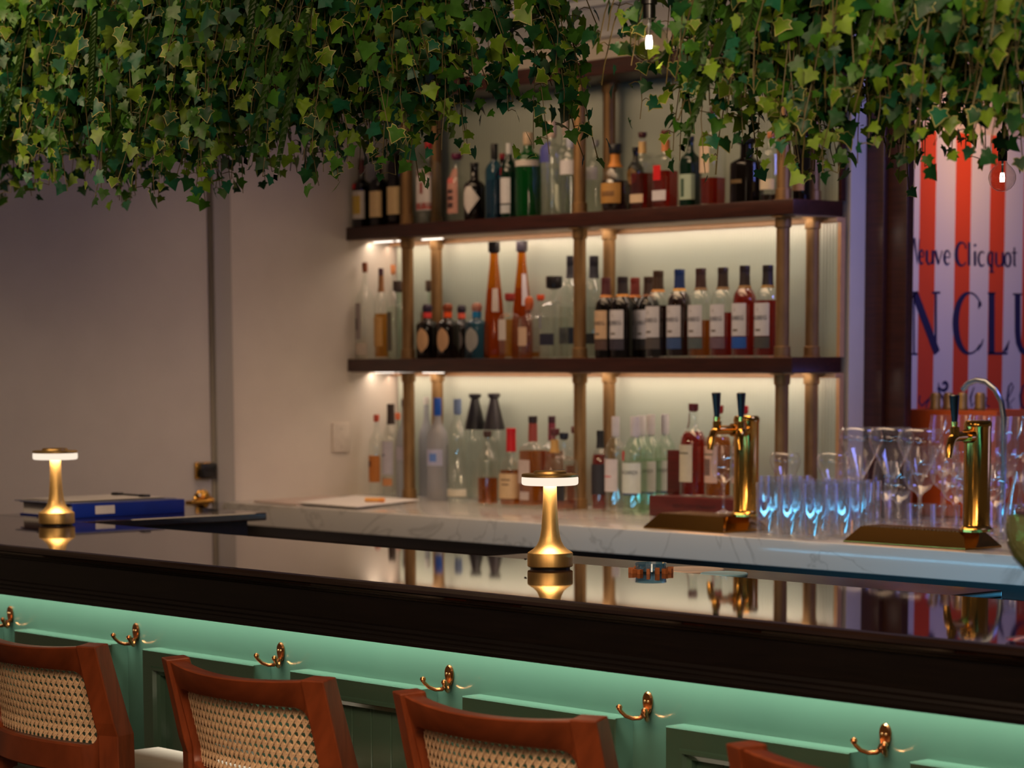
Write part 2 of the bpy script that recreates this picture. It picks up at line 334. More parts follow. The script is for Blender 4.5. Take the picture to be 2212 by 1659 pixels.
for k in range(2, 8):
    q = ony(hx[k] - 1, hy[k], YW - .002); loc = (-5.264 + .5385 * (k - 2) - .084, YW - .0014, .886)
    if hk0 is None:
        hk0 = thing('coat_hook', hl[k], 'hook', loc, 0, 'coat hooks along the bar front'); hook_parts(hk0)
    else: dup(hk0, loc, hl[k])

# ================================================================== cane-backed bar chairs
def chair_parts(root):
    PHI = R(22); hw = .214; RR = hw / math.sin(PHI)
    def rake(z): return .27 * max(0, z - .785) / .165 * .165 if z > .785 else 0
    def Fm(u, dd, z):
        a = u * PHI; rd = RR + dd
        return (rd * math.sin(a), RR * math.cos(PHI) - rd * math.cos(a) + .045 - rake(z), z)
    def topz(u): return .95 - .012 * (1 - u * u)
    # posts
    for sx in (-1, 1):
        p = MB(); c, s = math.cos(sx * PHI), math.sin(sx * PHI); vs = []
        lv = [(.0, .02, .021, .019), (.2, .0, .022, .021), (.45, -.006, .0225, .024), (.62, -.006, .023, .026), (.72, -.006, .0235, .027), (.775, -.005, .0235, .027), (.80, 0, .0235, .0265), (.95, 0, .0225, .022)]
        for z, dy, wx, wy in lv:
            bx, by, _ = Fm(sx, 0, z); by += -dy if z < .78 else 0
            for qx, qy in ((-1, -1), (1, -1), (1, 1), (-1, 1)):
                lx, ly = qx * wx, qy * wy
                vs.append((bx + lx * c - ly * s, by + lx * s + ly * c, z + (.003 * (qy > 0) if z == .95 else 0)))
        n = len(lv); fs = [(4 * j + i, 4 * j + (i + 1) % 4, 4 * j + 4 + (i + 1) % 4, 4 * j + 4 + i) for j in range(n - 1) for i in range(4)] + [(3, 2, 1, 0), tuple(4 * (n - 1) + i for i in range(4))]
        p.add(vs, fs)
        ob = p.build('back_post', 'mahog', root, smooth=0)
        bv = ob.modifiers.new('soft_edges', 'BEVEL'); bv.width = .0025; bv.segments = 2
    # bent back frame with a rounded opening
    uo, ui, z0o, z0i, z1i = .93, .865, .695, .752, .897
    N = 36
    def side(t):  # square boundary, 4 sides
        k, f = int(t) % 4, t - int(t); e = -1 + 2 * f
        return [(e, -1), (1, e), (-e, 1), (-1, -e)][k]
    outer, inner = [], []
    hu = ui * RR * PHI; hz = (z1i - z0i) / 2; rc = .024
    for i in range(4 * N):
        a, bq = side(i / N)
        outer.append((a * uo, bq))
        U, Z = a * hu, bq * hz
        cx, cz = hu - rc, hz - rc
        if abs(U) > cx and abs(Z) > cz:
            du, dz = abs(U) - cx, abs(Z) - cz; L = math.hypot(du, dz)
            if L > 1e-9: U = math.copysign(cx + du / L * rc, U); Z = math.copysign(cz + dz / L * rc, Z)
        inner.append((U / (RR * PHI), (z0i + z1i) / 2 + Z))
    m = MB(); n = 4 * N
    def zo(u, e): return z0o if e <= -1 else (topz(u) if e >= 1 else z0o + (e + 1) / 2 * (topz(u) - z0o))
    rows = []
    for dd, which in ((.013, 0), (.0155, 2), (.0145, 3), (.011, 1), (-.011, 1), (-.0145, 3), (-.0155, 2), (-.013, 0)):
        row = []
        for i in range(n):
            uO, e = outer[i]; zO = zo(uO, e); uI, zI = inner[i]
            f = {0: 0, 1: 1, 2: .05, 3: .93}[which]
            row.append(Fm(uO + (uI - uO) * f, dd, zO + (zI - zO) * f))
        rows.append(row)
    vs = [q for r_ in rows for q in r_]; k = len(rows)
    fs = [(j * n + i, j * n + (i + 1) % n, ((j + 1) % k) * n + (i + 1) % n, ((j + 1) % k) * n + i) for j in range(k) for i in range(n)]
    m.add(vs, fs); m.build('back_frame', 'mahog', root, smooth=40)
    # woven cane: paired verticals, paired horizontals, both diagonals
    cm = MB(); pt = .0154; cx, cz = hu - rc, hz - rc; zc = (z0i + z1i) / 2
    def inside(U, Z):
        U, Z = abs(U), abs(Z)
        if U > hu + .001 or Z > hz + .001: return False
        return not (U > cx and Z > cz and math.hypot(U - cx, Z - cz) > rc + .0015)
    def strand(p0, p1, w, dd):
        L = math.hypot(p1[0] - p0[0], p1[1] - p0[1]); ns = max(2, int(L / .006)); px, pz = -(p1[1] - p0[1]) / L * w / 2, (p1[0] - p0[0]) / L * w / 2
        prev = None
        for i in range(ns + 1):
            f = i / ns; U = p0[0] + (p1[0] - p0[0]) * f; Z = p0[1] + (p1[1] - p0[1]) * f
            if not inside(U, Z): prev = None; continue
            cur = []
            for sg in (1, -1):
                u_ = (U + sg * px) / (RR * PHI); cur.append(Fm(u_, dd, zc + Z + sg * pz))
            if prev: cm.add([prev[0], prev[1], cur[1], cur[0]], [(0, 1, 2, 3)])
            prev = cur
    nx, nz = int(hu / pt) + 2, int(hz / pt) + 2
    for i in range(-nx, nx + 1):
        for o_ in (-.0018, .0018): strand((i * pt + o_, -hz - .01), (i * pt + o_, hz + .01), .0026, .0006)
    for j in range(-nz, nz + 1):
        for o_ in (-.0018, .0018): strand((-hu - .01, j * pt + o_), (hu + .01, j * pt + o_), .0026, -.0006)
    for k_ in range(-2 * nx - 4, 2 * nx + 5):
        c0 = (k_ + .5) * pt
        strand((c0 - hz - .01, -hz - .01), (c0 + hz + .01, hz + .01), .0029, .0014)
        strand((c0 + hz + .01, -hz - .01), (c0 - hz - .01, hz + .01), .0029, -.0014)
    ob = cm.build('cane_panel', 'cane', root, smooth=0)
    so = ob.modifiers.new('thickness', 'SOLIDIFY'); so.thickness = .0008; so.offset = 0
    # seat, rails, legs
    s = MB().box((-.215, .05, .622), (.215, .435, .667), 0, .018); s.build('seat', 'seat', root)
    f = MB().box((-.205, .06, .575), (.205, .085, .622)); f.box((-.205, .405, .575), (.205, .43, .622)); f.box((-.21, .085, .575), (-.185, .405, .622)); f.box((.185, .085, .575), (.21, .405, .622)); f.build('seat_rail', 'mahog', root)
    for sx in (-1, 1):
        l = MB(); vs = []
        for z, w in ((0, .015), (.622, .022)):
            for qx, qy in ((-1, -1), (1, -1), (1, 1), (-1, 1)): vs.append((sx * .19 + qx * w, .405 + qy * w, z))
        l.add(vs, [(0, 1, 5, 4), (1, 2, 6, 5), (2, 3, 7, 6), (3, 0, 4, 7), (3, 2, 1, 0), (4, 5, 6, 7)]); l.build('front_leg', 'mahog', root, smooth=0)
    r_ = MB().box((-.19, .39, .20), (.19, .42, .235)); r_.box((-.205, .06, .28), (-.18, .40, .31)); r_.box((.18, .06, .28), (.205, .40, .31)); r_.build('stretcher', 'mahog', root)
CY0 = 2.615
ch = thing('bar_chair', 'leftmost cane-backed bar chair, cut off by the left picture edge', 'chair', (-4.392, CY0, 0), 0, 'cane-backed chairs at the bar'); chair_parts(ch)
dup(ch, (-3.683, CY0, 0), 'cane-backed reddish wooden bar chair second from the left, seen whole across its back')
dup(ch, (-3.022, CY0 + .008, 0), 'cane-backed reddish wooden bar chair third from the left, below the right table lamp')
dup(ch, (-2.252, CY0 - .01, 0), 'rightmost bar chair, only the top corner of its wooden back in view')

# ================================================================== things on the bar top
def lamp_parts(root):
    MB().lathe([(.044, .004), (.0455, .006), (.0455, .03), (.0445, .032)], 40).build('base', 'brushed', root)
    MB().lathe([(.040, 0), (.040, .004)], 24).build('foot_pad', 'black', root)
    MB().lathe([(.0445, .032), (.041, .0345), (.034, .039), (.027, .046), (.0225, .055), (.0195, .066), (.0175, .08), (.016, .10), (.0148, .12), (.0138, .145), (.0132, .168)], 40).build('stem', 'brushed', root)
    MB().lathe([(.0, .1665), (.052, .1665), (.0555, .168), (.0565, .171), (.0565, .181), (.055, .183), (.0, .183)], 48).build('lamp_shade', 'lampring', root)
    MB().lathe([(.056, .183), (.0565, .1845), (.0565, .1875), (.055, .189), (.033, .1895), (.032, .194), (.030, .195), (0, .195)], 48).build('top_disc', 'brushed', root)
    s = MB(); s.box((-.024, -.0466, .017), (-.018, -.044, .0205), 0); s.box((-.0135, -.0472, .0185), (-.012, -.0448, .020), 0); s.build('socket', 'black', root)
lp = thing('table_lamp', 'brass mushroom table lamp at the middle of the bar top, in front of the bottles', 'lamp', (-3.81, 3.455, ZB), R(-20), 'brass table lamps on the bar'); lamp_parts(lp)
dup(lp, (-5.69, 3.467, ZB), 'brass mushroom table lamp at the far left end of the bar, beside the blue binder')
for lx, ly in ((-3.81, 3.455), (-5.69, 3.467)):
    l_ = bpy.data.lights.new('lamp_glow', 'AREA'); l_.shape = 'DISK'; l_.size = .10; l_.energy = .8; l_.color = lin((255, 220, 180)); o_ = bpy.data.objects.new('lamp_glow', l_); COL.objects.link(o_); o_.location = (lx, ly, ZB + .1655)
# binder and papers on the bar return
bd = thing('ring_binder', 'thick blue ring binder lying flat behind the left table lamp', 'binder', (-5.885, 3.80, ZB))
b = MB(); b.box((-.27, -.165, 0), (.0, .19, .004), 0, .0015); b.box((-.27, -.165, .034), (.0, .19, .038), 0, .0015); b.box((-.004, -.165, .001), (.0, .19, .037), 0, .001); b.build('cover', 'bluebinder', bd)
MB().box((-.262, -.158, .004), (-.012, .183, .034)).build('pages', 'paper', bd)
MB().box((-.0005, -.095, .009), (.0012, -.035, .031)).build('spine_label', 'paper', bd)
cb = thing('clipboard', 'clipboard with white papers and a black clip on top of the blue binder', 'clipboard', (-5.98, 3.80, ZB + .0385))
MB().box((-.16, -.19, 0), (.085, .17, .003), 0, .001).build('board', COLM((120, 124, 150)), cb)
b = MB()
for i in range(4): b.add([(-.15 + .004 * i, -.18 + .006 * i, .0035 + .001 * i), (.08, -.176 + .004 * i, .0035 + .001 * i), (.076, .14, .0035 + .001 * i), (-.15, .145, .0035 + .001 * i)], [(0, 1, 2, 3)])
b.build('paper', 'paper', cb)
b = MB(); b.tube([(-.10, .10, .010), (.03, .10, .010)], .0025, 8); b.box((-.115, .088, .004), (-.085, .112, .014), 0, .003); b.box((.022, .088, .004), (.048, .112, .014), 0, .003); b.build('clip', 'black', cb)
# shallow glass dish with wooden pegs at the back edge of the bar
q = onz(1406, 1229, ZB)
q = ony(1406, 1229, 3.532)
dz = thing('glass_dish', 'small round glass dish ringed with brown wooden pegs at the back edge of the bar', 'dish', (q[0], q[1], ZB))
MB().lathe([(.026, 0), (.029, .003), (.031, .019), (.0295, .019), (.027, .005), (0, .004)], 28).build('bowl', TINT('dish_glass', (170, 205, 225), .12, .6, .04, .15, (120, 180, 210)), dz)
for i in range(14):
    a = 2 * PI * i / 14; p = MB(); w = .0032; c, s = math.cos(a), math.sin(a)
    for z0, h_, r0, r1 in ((0, .008 + .005 * random.random(), .033, .044),):
        vs = []
        for rr_ in (r0, r1):
            for tt in (-w, w):
                for zz in (z0, z0 + h_): vs.append((c * rr_ - s * tt, s * rr_ + c * tt, zz))
        p.add(vs, [(0, 1, 3, 2), (4, 6, 7, 5), (0, 4, 5, 1), (2, 3, 7, 6), (1, 5, 7, 3), (0, 2, 6, 4)])
    p.build('peg', COLM((168, 98, 52)), dz)
# tall garnished wine glass, mostly outside the right edge
q = onz(2252, 1386, ZB)
wg = thing('wine_glass', 'large balloon wine glass of pale green cocktail at the right picture edge on the bar', 'glass', (q[0], q[1], ZB))
op = [(.0, .002), (.052, .002), (.054, .004), (.03, .007), (.008, .013), (.005, .03), (.005, .085), (.012, .095), (.028, .104), (.045, .122), (.055, .145), (.058, .165), (.0565, .19), (.051, .22), (.045, .25), (.0442, .2505)]
MB().lathe(op, 44, cap1=False).build('bowl', 'tumbler', wg)
MB().lathe([(.0, .098), (.027, .106), (.0435, .124), (.0535, .146), (.0565, .165), (.0555, .186), (0, .186)], 40).build('drink', 'wine_l', wg)
g = MB()
for i in range(16):
    a = random.random() * 6.28; r_ = .03 * random.random() + .012; z = .19 + .006 * random.random()
    g.lathe([(0, -.006), (.005, -.004), (.0065, 0), (.005, .004), (0, .006)], 8, c=(r_ * math.cos(a), r_ * math.sin(a), z))
g.build('garnish', COLM((92, 58, 84)), wg)

# ================================================================== back counter
CF = 4.872
ct = MB(); ct.box((XW + .001, CF, ZC - .07), (-1.6, YB + .018, ZC), 0, .003); ct.box((XR + .05, YB + .018 - .02, ZC - .07), (-1.6, 6.35, ZC), 0, .003)
tag(ct.build('counter_top', 'marble'), 'long white marble back counter under the bottle shelves', 'counter')
cb_ = thing('back_counter_base', 'dark brown cabinets under the marble counter', 'cabinet', (0, 0, 0))
MB().box((XW + .01, CF + .06, .08), (-1.65, YB, ZC - .071)).build('body', 'charcoal', cb_)
x = -6.9
while x < -1.8:
    dr = MB().box((x + .004, CF + .04, .1), (x + .596, CF + .06, ZC - .11), 0, .002).build('door', P('cabinet_door_wood', (44, 28, 24), .22, noise=.3, nscale=8, stretch=(12, 12, 1)), cb_)
    MB().tube([(x + .53, CF + .018, .62), (x + .53, CF + .018, .80)], .006, 8).build('handle', 'oldbrass', dr); x += .6
# steel ice bin behind the bar
q0 = ony(1745, 1262, 4.25); q1 = ony(2150, 1262, 4.25); zt = ony(1900, 1262, 4.25)[2]
ib = thing('ice_bin', 'stainless steel ice bin with rounded rim standing behind the bar at the right', 'ice bin', ((q0[0] + q1[0]) / 2, 4.1, 0))
hw_ = (q1[0] - q0[0]) / 2
MB().box((-hw_ + .02, -.18, .12), (hw_ - .02, .14, zt - .03), 0, .004).build('body', 'steel', ib)
b = MB(); b.tube([(-hw_, .15, zt - .01), (hw_, .15, zt - .01)], .017, 14); b.tube([(-hw_, -.19, zt - .02), (hw_, -.19, zt - .02)], .012, 12); b.tube([(-hw_, .15, zt - .01), (-hw_, -.19, zt - .02)], .012, 12); b.tube([(hw_, .15, zt - .01), (hw_, -.19, zt - .02)], .012, 12); b.build('rim', 'steel', ib)
for sx in (-1, 1):
    for sy in (-.15, .11): MB().tube([(sx * (hw_ - .05), sy, 0), (sx * (hw_ - .05), sy, .13)], .016, 10).build('leg', 'steel', ib)
# two pale round trays leaning low behind the bar
for (px, py, rr_, col, lab) in ((1470, 1229, .066, (206, 182, 166), 'pale round tray just behind the bar edge, right of the pegged dish'), (1556, 1240, .046, (150, 200, 220), 'smaller pale blue round tray behind the bar edge, second from the pegged dish')):
    q = ony(px, py, 3.70)
    t = MB().lathe([(0, 0), (rr_, 0), (rr_ + .002, .004), (rr_, .006), (rr_ - .006, .004), (0, .004)], 40).build('round_tray', COLM(col, .4), None, (q[0], 3.665 + rr_, q[2] - .008)); tag(t, lab, 'tray')
RZ = ony(1475, 1228, 3.73)[2] - .006
sr = MB().box((-4.3, 3.60, RZ - .015), (-3.0, 3.86, RZ), 0, .003); sr.box((-4.3, 3.52, .25), (-3.0, 3.86, RZ - .015))
tag(sr.build('speed_rail', 'charcoal'), 'dark under-bar bottle rail behind the middle of the bar', 'rail')
for o in bpy.data.objects:
    if o.name.startswith('round_tray'): o.location.z = RZ + .0004
# papers, marker on the counter at left
def sheet(pts, name, lab, m, th=.0015, up=0):
    v = [onz(x, y, ZC + .0008) for x, y in pts]; v = [(p[0], max(p[1], CF + .006), ZC + .0006 + up) for p in v]; c = sum((Vector(p) for p in v), Vector()) / len(v)
    n = len(v); b = MB(); b.add([Vector(p) - c for p in v] + [Vector(p) - c + Vector((0, 0, th)) for p in v], [tuple(range(n))[::-1], tuple(range(n, 2 * n))] + [(i, (i + 1) % n, n + (i + 1) % n, n + i) for i in range(n)])
    return b.build(name, m, None, c, smooth=0)
tag(sheet([(548, 1084), (700, 1073), (800, 1078), (640, 1092)], 'folder', 'thin pale folder with dark edge at the left end of the marble counter', COLM((190, 170, 160)), .004), '', 'folder')['label'] = 'thin pale folder at the left end of the marble counter'
tag(sheet([(640, 1090), (770, 1074), (905, 1084), (770, 1100)], 'paper_sheet', 'white paper sheets on the counter left of the leftmost bottles', 'paper', .003, .005), 'loose white paper sheets on the marble counter, under the orange marker', 'paper')
q = onz(808, 1091, ZC)
mk = thing('marker_pen', 'orange marker pen lying on the papers at the left of the counter', 'pen', (q[0], max(q[1], CF + .03), ZC + .0165), R(25))
MB().tube([(-.03, 0, 0), (.02, 0, 0)], .007, 12).build('barrel', COLM((236, 170, 90)), mk); MB().tube([(.02, 0, 0), (.036, 0, 0)], .0075, 12).build('cap', COLM((232, 150, 76)), mk)

# ================================================================== shelf unit
su = thing('shelf_unit', 'dark wooden bottle shelf unit on brass pipe posts with lit reeded back', 'shelf', (0, 0, 0))
X0, X1 = XW + .001, XR
for z in (ZM, ZU):
    MB().box((X0, YS, z - .042), (X1, YB - .012, z), 0, .0015).build('shelf_board', 'darkwood', su)
    MB().box((X0, YS + .012, z - .0445), (X1 - .006, YB - .012, z - .042)).build('underside', 'under', su)
    MB().box((X0 + .004, 5.582, z - .058), (X1, YB - .011, z - .0445), 0, .002).build('light_profile', 'tan', su)
    l = MB()
    for a, c in (((X0 + .003), X0 + .10), (X0 + .125, X0 + .205), (X0 + .26, X0 + .36)): l.box((a, 5.514, z - .0475), (c, 5.526, z - .0440), 0, .001)
    l.build('led_strip', 'led', su)
MB().box((X0, YS, 2.325), (X1, YB - .0, 2.372), 0, .002).build('canopy', 'darkwood', su)
for z0, z1 in ((ZC, ZM - .045), (ZM, ZU - .045), (ZU, 2.325)):
    MB().box((X0 + .012, YB - .011, z0 + .001), (X1 - .014, YB, z1)).build('back_panel', 'reeded', su)
    MB().box((X1 - .014, YB - .018, z0 + .001), (X1 - .001, YB, z1)).build('edge_strip', 'darkwood' if z0 == ZU else 'tan', su)
    for px in (893, 1262, 1697):
        xx = ony(px, 1000, 5.45)[0]
        for yy, dx in ((5.432, 0), (5.556, 0)):
            h = z1 - z0 - .0005
            MB().lathe([(.026, 0), (.026, .003), (.0235, .004), (.023, .03), (.0195, .032), (.0195, h - .032), (.0235, h - .03), (.024, h - .004), (.034, h - .003), (.034, h)], 20).build('post', 'oldbrass', su, (xx + dx, yy, z0 + .0003))

# ================================================================== bottles
PRO = {
 'std': [(.90, 0), (1, .015), (1, .60), (.97, .66), (.86, .70), (.62, .745), (.40, .785), (.34, .82), (.33, .95)],
 'malt': [(.92, 0), (1, .015), (1, .55), (.98, .62), (.90, .68), (.74, .725), (.55, .755), (.44, .785), (.40, .83), (.38, .95)],
 'long': [(.92, 0), (1, .012), (1, .58), (.93, .64), (.74, .69), (.52, .725), (.40, .76), (.34, .80), (.31, .95)],
 'taper': [(.93, 0), (1, .01), (1, .10), (.97, .22), (.88, .38), (.72, .55), (.52, .72), (.40, .82), (.36, .93)],
 'squat': [(.94, 0), (1, .02), (1, .56), (.97, .62), (.80, .66), (.50, .69), (.40, .72), (.38, .88)],
 'square': [(.94, 0), (1, .015), (1, .60), (.96, .645), (.70, .68), (.42, .70), (.36, .74), (.34, .92)],
 'shoulder': [(.92, 0), (1, .015), (1, .66), (.97, .71), (.80, .745), (.44, .77), (.36, .80), (.35, .95)],
 'round': [(.70, 0), (.86, .02), (.97, .12), (1, .26), (.97, .42), (.84, .55), (.58, .64), (.38, .70), (.30, .76), (.29, .92)],
 'maker': [(.92, 0), (1, .02), (1, .46), (.95, .52), (.78, .575), (.56, .62), (.45, .67), (.42, .74), (.40, .95)],
 'cone': [(.92, 0), (1, .012), (1, .55), (.95, .60), (.86, .64), (.84, .66), (.78, .665)],
}
def rad(pro, t):
    for (r0, z0), (r1, z1) in zip(pro, pro[1:]):
        if z0 <= t <= z1: return r0 + (r1 - r0) * (t - z0) / max(1e-9, z1 - z0)
    return pro[-1][0]
NB = 0; OCC = {}; POSTS = [(ony(px_, 1000, 5.45)[0], yy_, .0265) for px_ in (893, 1262, 1697) for yy_ in (5.432, 5.556)]
def bottle(label, px, top, wpx, z, Y, pro, glass='clear', liq=None, lvl=.6, cap=('black', .0), capr=None, capz=.93, foil=None, foilz=(.78, .94), labels=(), sq=0, rot=0, ball=0, text=None, group=None, text2=None):
    """px/top/wpx: where the photo shows its axis, top and width; Y: the row it stands in. Sizes come out in metres."""
    global NB
    p = ony(px, top, Y); d = depth((p[0], Y, z)); Rm = wpx / 2 * d / F
    kq = 1
    if sq: Rm *= .80; kq = (2 * math.cos(PI / 4) ** sq) ** (-1 / sq)
    lvl_ = OCC.setdefault(round(z, 3), list(POSTS)); done = False
    for shrink in range(12):
        lo, hi = (YS + Rm * kq + .002 if z > 1.3 else 4.98), YB - .013 - Rm * kq
        for Yc in sorted(np.arange(lo, hi + 1e-6, .004), key=lambda v: abs(v - Y)):
            xc = ony(px, 700, Yc)[0]
            if xc - Rm * kq > XW + .002 and all(math.hypot(xc - a, Yc - b_) > Rm * kq + c_ + .001 for a, b_, c_ in lvl_): done = True; break
        if done: break
        Rm *= .95
    if not done: Yc = Y
    Y = Yc; p = ony(px, top, Y); H = p[2] - z; lvl_.append((p[0], Y, Rm * kq))
    pf = PRO[pro]
    if sq: rot += 0
    root = thing('bottle', label, 'bottle', (p[0], Y, z + .0004), rot, group)
    body = [(r * Rm, t * H) for r, t in pf if t < capz - .004]; nt_ = 28
    if pro != 'cone': body.append((rad(pf, min(capz, pf[-1][1])) * Rm, capz * H))
    ex = sq
    def lath(prof, m, name, n=nt_, sqx=None, **k):
        e = ex if sqx is None else sqx
        if not e: return MB().lathe(prof, n, **k).build(name, m, root)
        # square body turning round at the neck
        b = MB(); vs = []
        for r, zz in prof:
            f = min(1, max(0, (r / Rm - .5) / .35)); 
            for i in range(n):
                a = 2 * PI * (i + .5) / n; q = (abs(math.cos(a)) ** e + abs(math.sin(a)) ** e) ** (-1 / e); q = 1 + (q - 1) * f
                vs.append((r * q * math.cos(a), r * q * math.sin(a), zz))
        k_ = len(prof); fs = [(j * n + i, j * n + (i + 1) % n, (j + 1) * n + (i + 1) % n, (j + 1) * n + i) for j in range(k_ - 1) for i in range(n)] + [tuple(range(n))[::-1], tuple((k_ - 1) * n + i for i in range(n))]
        return b.add(vs, fs).build(name, m, root)
    lath(body, glass, 'body')
    if liq:
        lq = [(r * Rm * .93, t * H) for r, t in pf if .02 < t < lvl]
        lq = [(rad(pf, .03) * Rm * .90, .022 * H)] + lq + [(rad(pf, lvl) * Rm * .93, lvl * H)]
        lath(lq, liq, 'liquid')
    neck = pf[-1][0] * Rm
    if foil:
        z0, z1 = foilz; pts = [t for _, t in pf if z0 < t < z1]
        MB().lathe([(rad(pf, t) * Rm + .0012, t * H) for t in [z0] + pts + [z1]], 20).build('neck_foil', foil, root)
    cr = (capr or 1.12) * neck; c0 = capz * H
    if ball: pc = [(neck, c0 - .004), (cr * .8, c0), (cr, c0 + (H - c0) * .35), (cr, c0 + (H - c0) * .6), (cr * .75, c0 + (H - c0) * .9), (0, H)]
    else: pc = [(neck * .9, c0 - .005), (cr * .97, c0), (cr, c0 + .002), (cr * 1.02, H - .003), (cr * .97, H), (0, H)]
    if pro == 'cone': pc = [(.86 * Rm, .66 * H), (.86 * Rm, .675 * H), (.36 * Rm, .93 * H), (.33 * Rm, .95 * H), (.50 * Rm, .965 * H), (.50 * Rm, .995 * H), (0, H)]
    MB().lathe(pc, 22, cap0=True).build('stopper', cap[0] if isinstance(cap[0], str) else COLM(cap[0], .35), root)
    for L in labels:
        z0, z1, az, hwid, col = L[:5]; shape = L[5] if len(L) > 5 else 'rect'; b = MB(); nu, nv = 12, 6; vs = []
        for j in range(nv + 1):
            t = z0 + (z1 - z0) * j / nv; e = 2 * j / nv - 1
            k = 1 if shape == 'rect' else (math.sqrt(max(0.02, 1 - e * e)) if shape == 'oval' else (1 - abs(e) * .97))
            for i in range(nu + 1):
                a = R(az) - PI / 2 + R(hwid) * (2 * i / nu - 1) * k - rot; r = rad(pf, t) * Rm
                if sq: q = (abs(math.cos(a)) ** ex + abs(math.sin(a)) ** ex) ** (-1 / ex); r *= q
                r += .0011; vs.append((r * math.cos(a), r * math.sin(a), t * H))
        b.add(vs, [(j * (nu + 1) + i, j * (nu + 1) + i + 1, (j + 1) * (nu + 1) + i + 1, (j + 1) * (nu + 1) + i) for j in range(nv) for i in range(nu)])
        b.build('paper_label', COLM(col, .6), root)
    for tx in (text, text2):
        if tx:
            s_, zf, az, size, col = tx; v, f = text_mesh(s_, size * Rm); b = MB(); r = rad(pf, zf) * Rm + .002
            if sq: r *= 1.0
            vs = []
            for x, y, _ in v:
                a = R(az) - PI / 2 + x / r - rot; rq = r
                if sq: rq = r * (abs(math.cos(a)) ** ex + abs(math.sin(a)) ** ex) ** (-1 / ex)
                vs.append((rq * math.cos(a), rq * math.sin(a), zf * H + y))
            b.add(vs, f).build('lettering', COLM(col), root, smooth=0)
    NB += 1
    return root
W_ = (214, 208, 202); CR = (222, 190, 140); BK = (18, 16, 18); MR = (70, 26, 24); BR = (58, 36, 26); GO = (176, 128, 58)
YF, YM, YR = 5.468, 5.50, 5.553
G1, G2, G3 = 'bottles on the upper shelf', 'bottles on the middle shelf', 'bottles on the marble counter'
def U(*a, **k): return bottle(*a[:4], ZU, *a[4:], group=G1, **k)
def Mi(*a, **k): return bottle(*a[:4], ZM, *a[4:], group=G2, **k)
def Lo(*a, **k): return bottle(*a[:4], ZC, *a[4:], group=G3, **k)
# ---- upper shelf
U('dark bottle with yellow square label and red seal, leftmost on the upper shelf', 781, 344, 44, YF, 'squat', 'darkglass', cap=(MR, 0), foil=(90, 30, 26), labels=[(.12, .53, 8, 62, (206, 196, 184)), (.19, .46, 2, 40, (206, 168, 20)), (.56, .64, -25, 18, (190, 20, 24))], sq=5)
U('dark bottle with plain cream label, second from the left on the upper shelf', 818, 338, 42, YF, 'squat', 'darkglass', cap=((196, 120, 40), 0), foil=(40, 26, 20), labels=[(.13, .50, 10, 58, CR)], sq=5)
U('dark bottle with cream label and tall black conical neck beside the leftmost post, upper shelf', 857, 288, 44, YF, 'std', 'darkglass', cap=(BK, 0), foil=(20, 18, 20), labels=[(.12, .42, 10, 56, CR)], sq=5)
U('clear gin bottle with red cap and tall white and red label, upper shelf', 926, 306, 54, YF, 'shoulder', 'clear', cap=((186, 20, 28), 0), labels=[(.16, .66, -2, 62, (216, 206, 204)), (.58, .65, -2, 62, (206, 120, 116)), (.17, .25, -2, 62, (224, 66, 48)), (.36, .50, 0, 12, (150, 60, 44))], sq=6)
U('pink labelled bottle with deep purple cap, upper shelf left bay', 987, 332, 42, YF, 'squat', 'clear', cap=((96, 18, 62), 0), capr=1.5, labels=[(.12, .78, 0, 52, (190, 136, 122)), (.20, .28, 0, 24, (60, 40, 44)), (.31, .38, 0, 24, (60, 40, 44)), (.41, .47, 0, 24, (60, 40, 44)), (.56, .64, 0, 26, (214, 110, 104))])
U('black bottle with white diamond label, upper shelf', 1025, 352, 46, YF, 'squat', 'darkglass', cap=(BK, 0), capr=1.05, labels=[(.12, .64, 12, 64, (206, 198, 194), 'dia')])
U('blue glass bottle with black stopper, upper shelf', 1068, 311, 42, YF, 'std', 'blueglass', liq='blueglass', lvl=.52, cap=(BK, 0), capr=1.35, capz=.80, sq=4)
U('small dark bottle standing behind the blue bottle, upper shelf', 1085, 332, 34, YR, 'std', 'darkglass', cap=((150, 20, 24), 0))
U('dark green bottle with white label and white cap, left of the bright green one', 1100, 310, 38, YM, 'std', 'dgreen', cap=((206, 206, 206), 0), capz=.86, labels=[(.20, .54, -8, 62, (206, 204, 208)), (.07, .18, -8, 60, (186, 190, 198)), (.58, .68, -40, 22, (176, 22, 26))])
U('large bright green glass bottle with silver neck band, upper shelf', 1141, 287, 56, YF, 'shoulder', 'greenglass', liq='greenglass', lvl=.60, cap=((196, 170, 140), 0), capz=.86, labels=[(.60, .67, 0, 100, (196, 184, 176))])
U('clear bottle with dark blue neck label, right of the bright green bottle', 1192, 262, 50, YF, 'shoulder', 'clear', liq='clear', lvl=.5, cap=((206, 180, 164), 0), capz=.84, labels=[(.56, .78, -6, 40, (70, 74, 150))])
U('tall clear bottle behind, with pale metal cap near the middle post, upper shelf', 1222, 256, 46, YR, 'long', 'clear', cap=((214, 190, 172), 0), capz=.84)
U('clear bottle with white label and frosted cap just left of the middle post, upper shelf', 1233, 281, 46, YF, 'std', 'clear', liq='clear', lvl=.45, cap=((186, 190, 204), 0), capz=.80, capr=1.3, labels=[(.47, .64, 4, 66, (204, 200, 204))])
U('clear bottle with white label just right of the middle post, upper shelf', 1287, 303, 40, YR, 'std', 'clear', cap=((190, 190, 200), 0), labels=[(.47, .64, -10, 66, (190, 188, 192))])
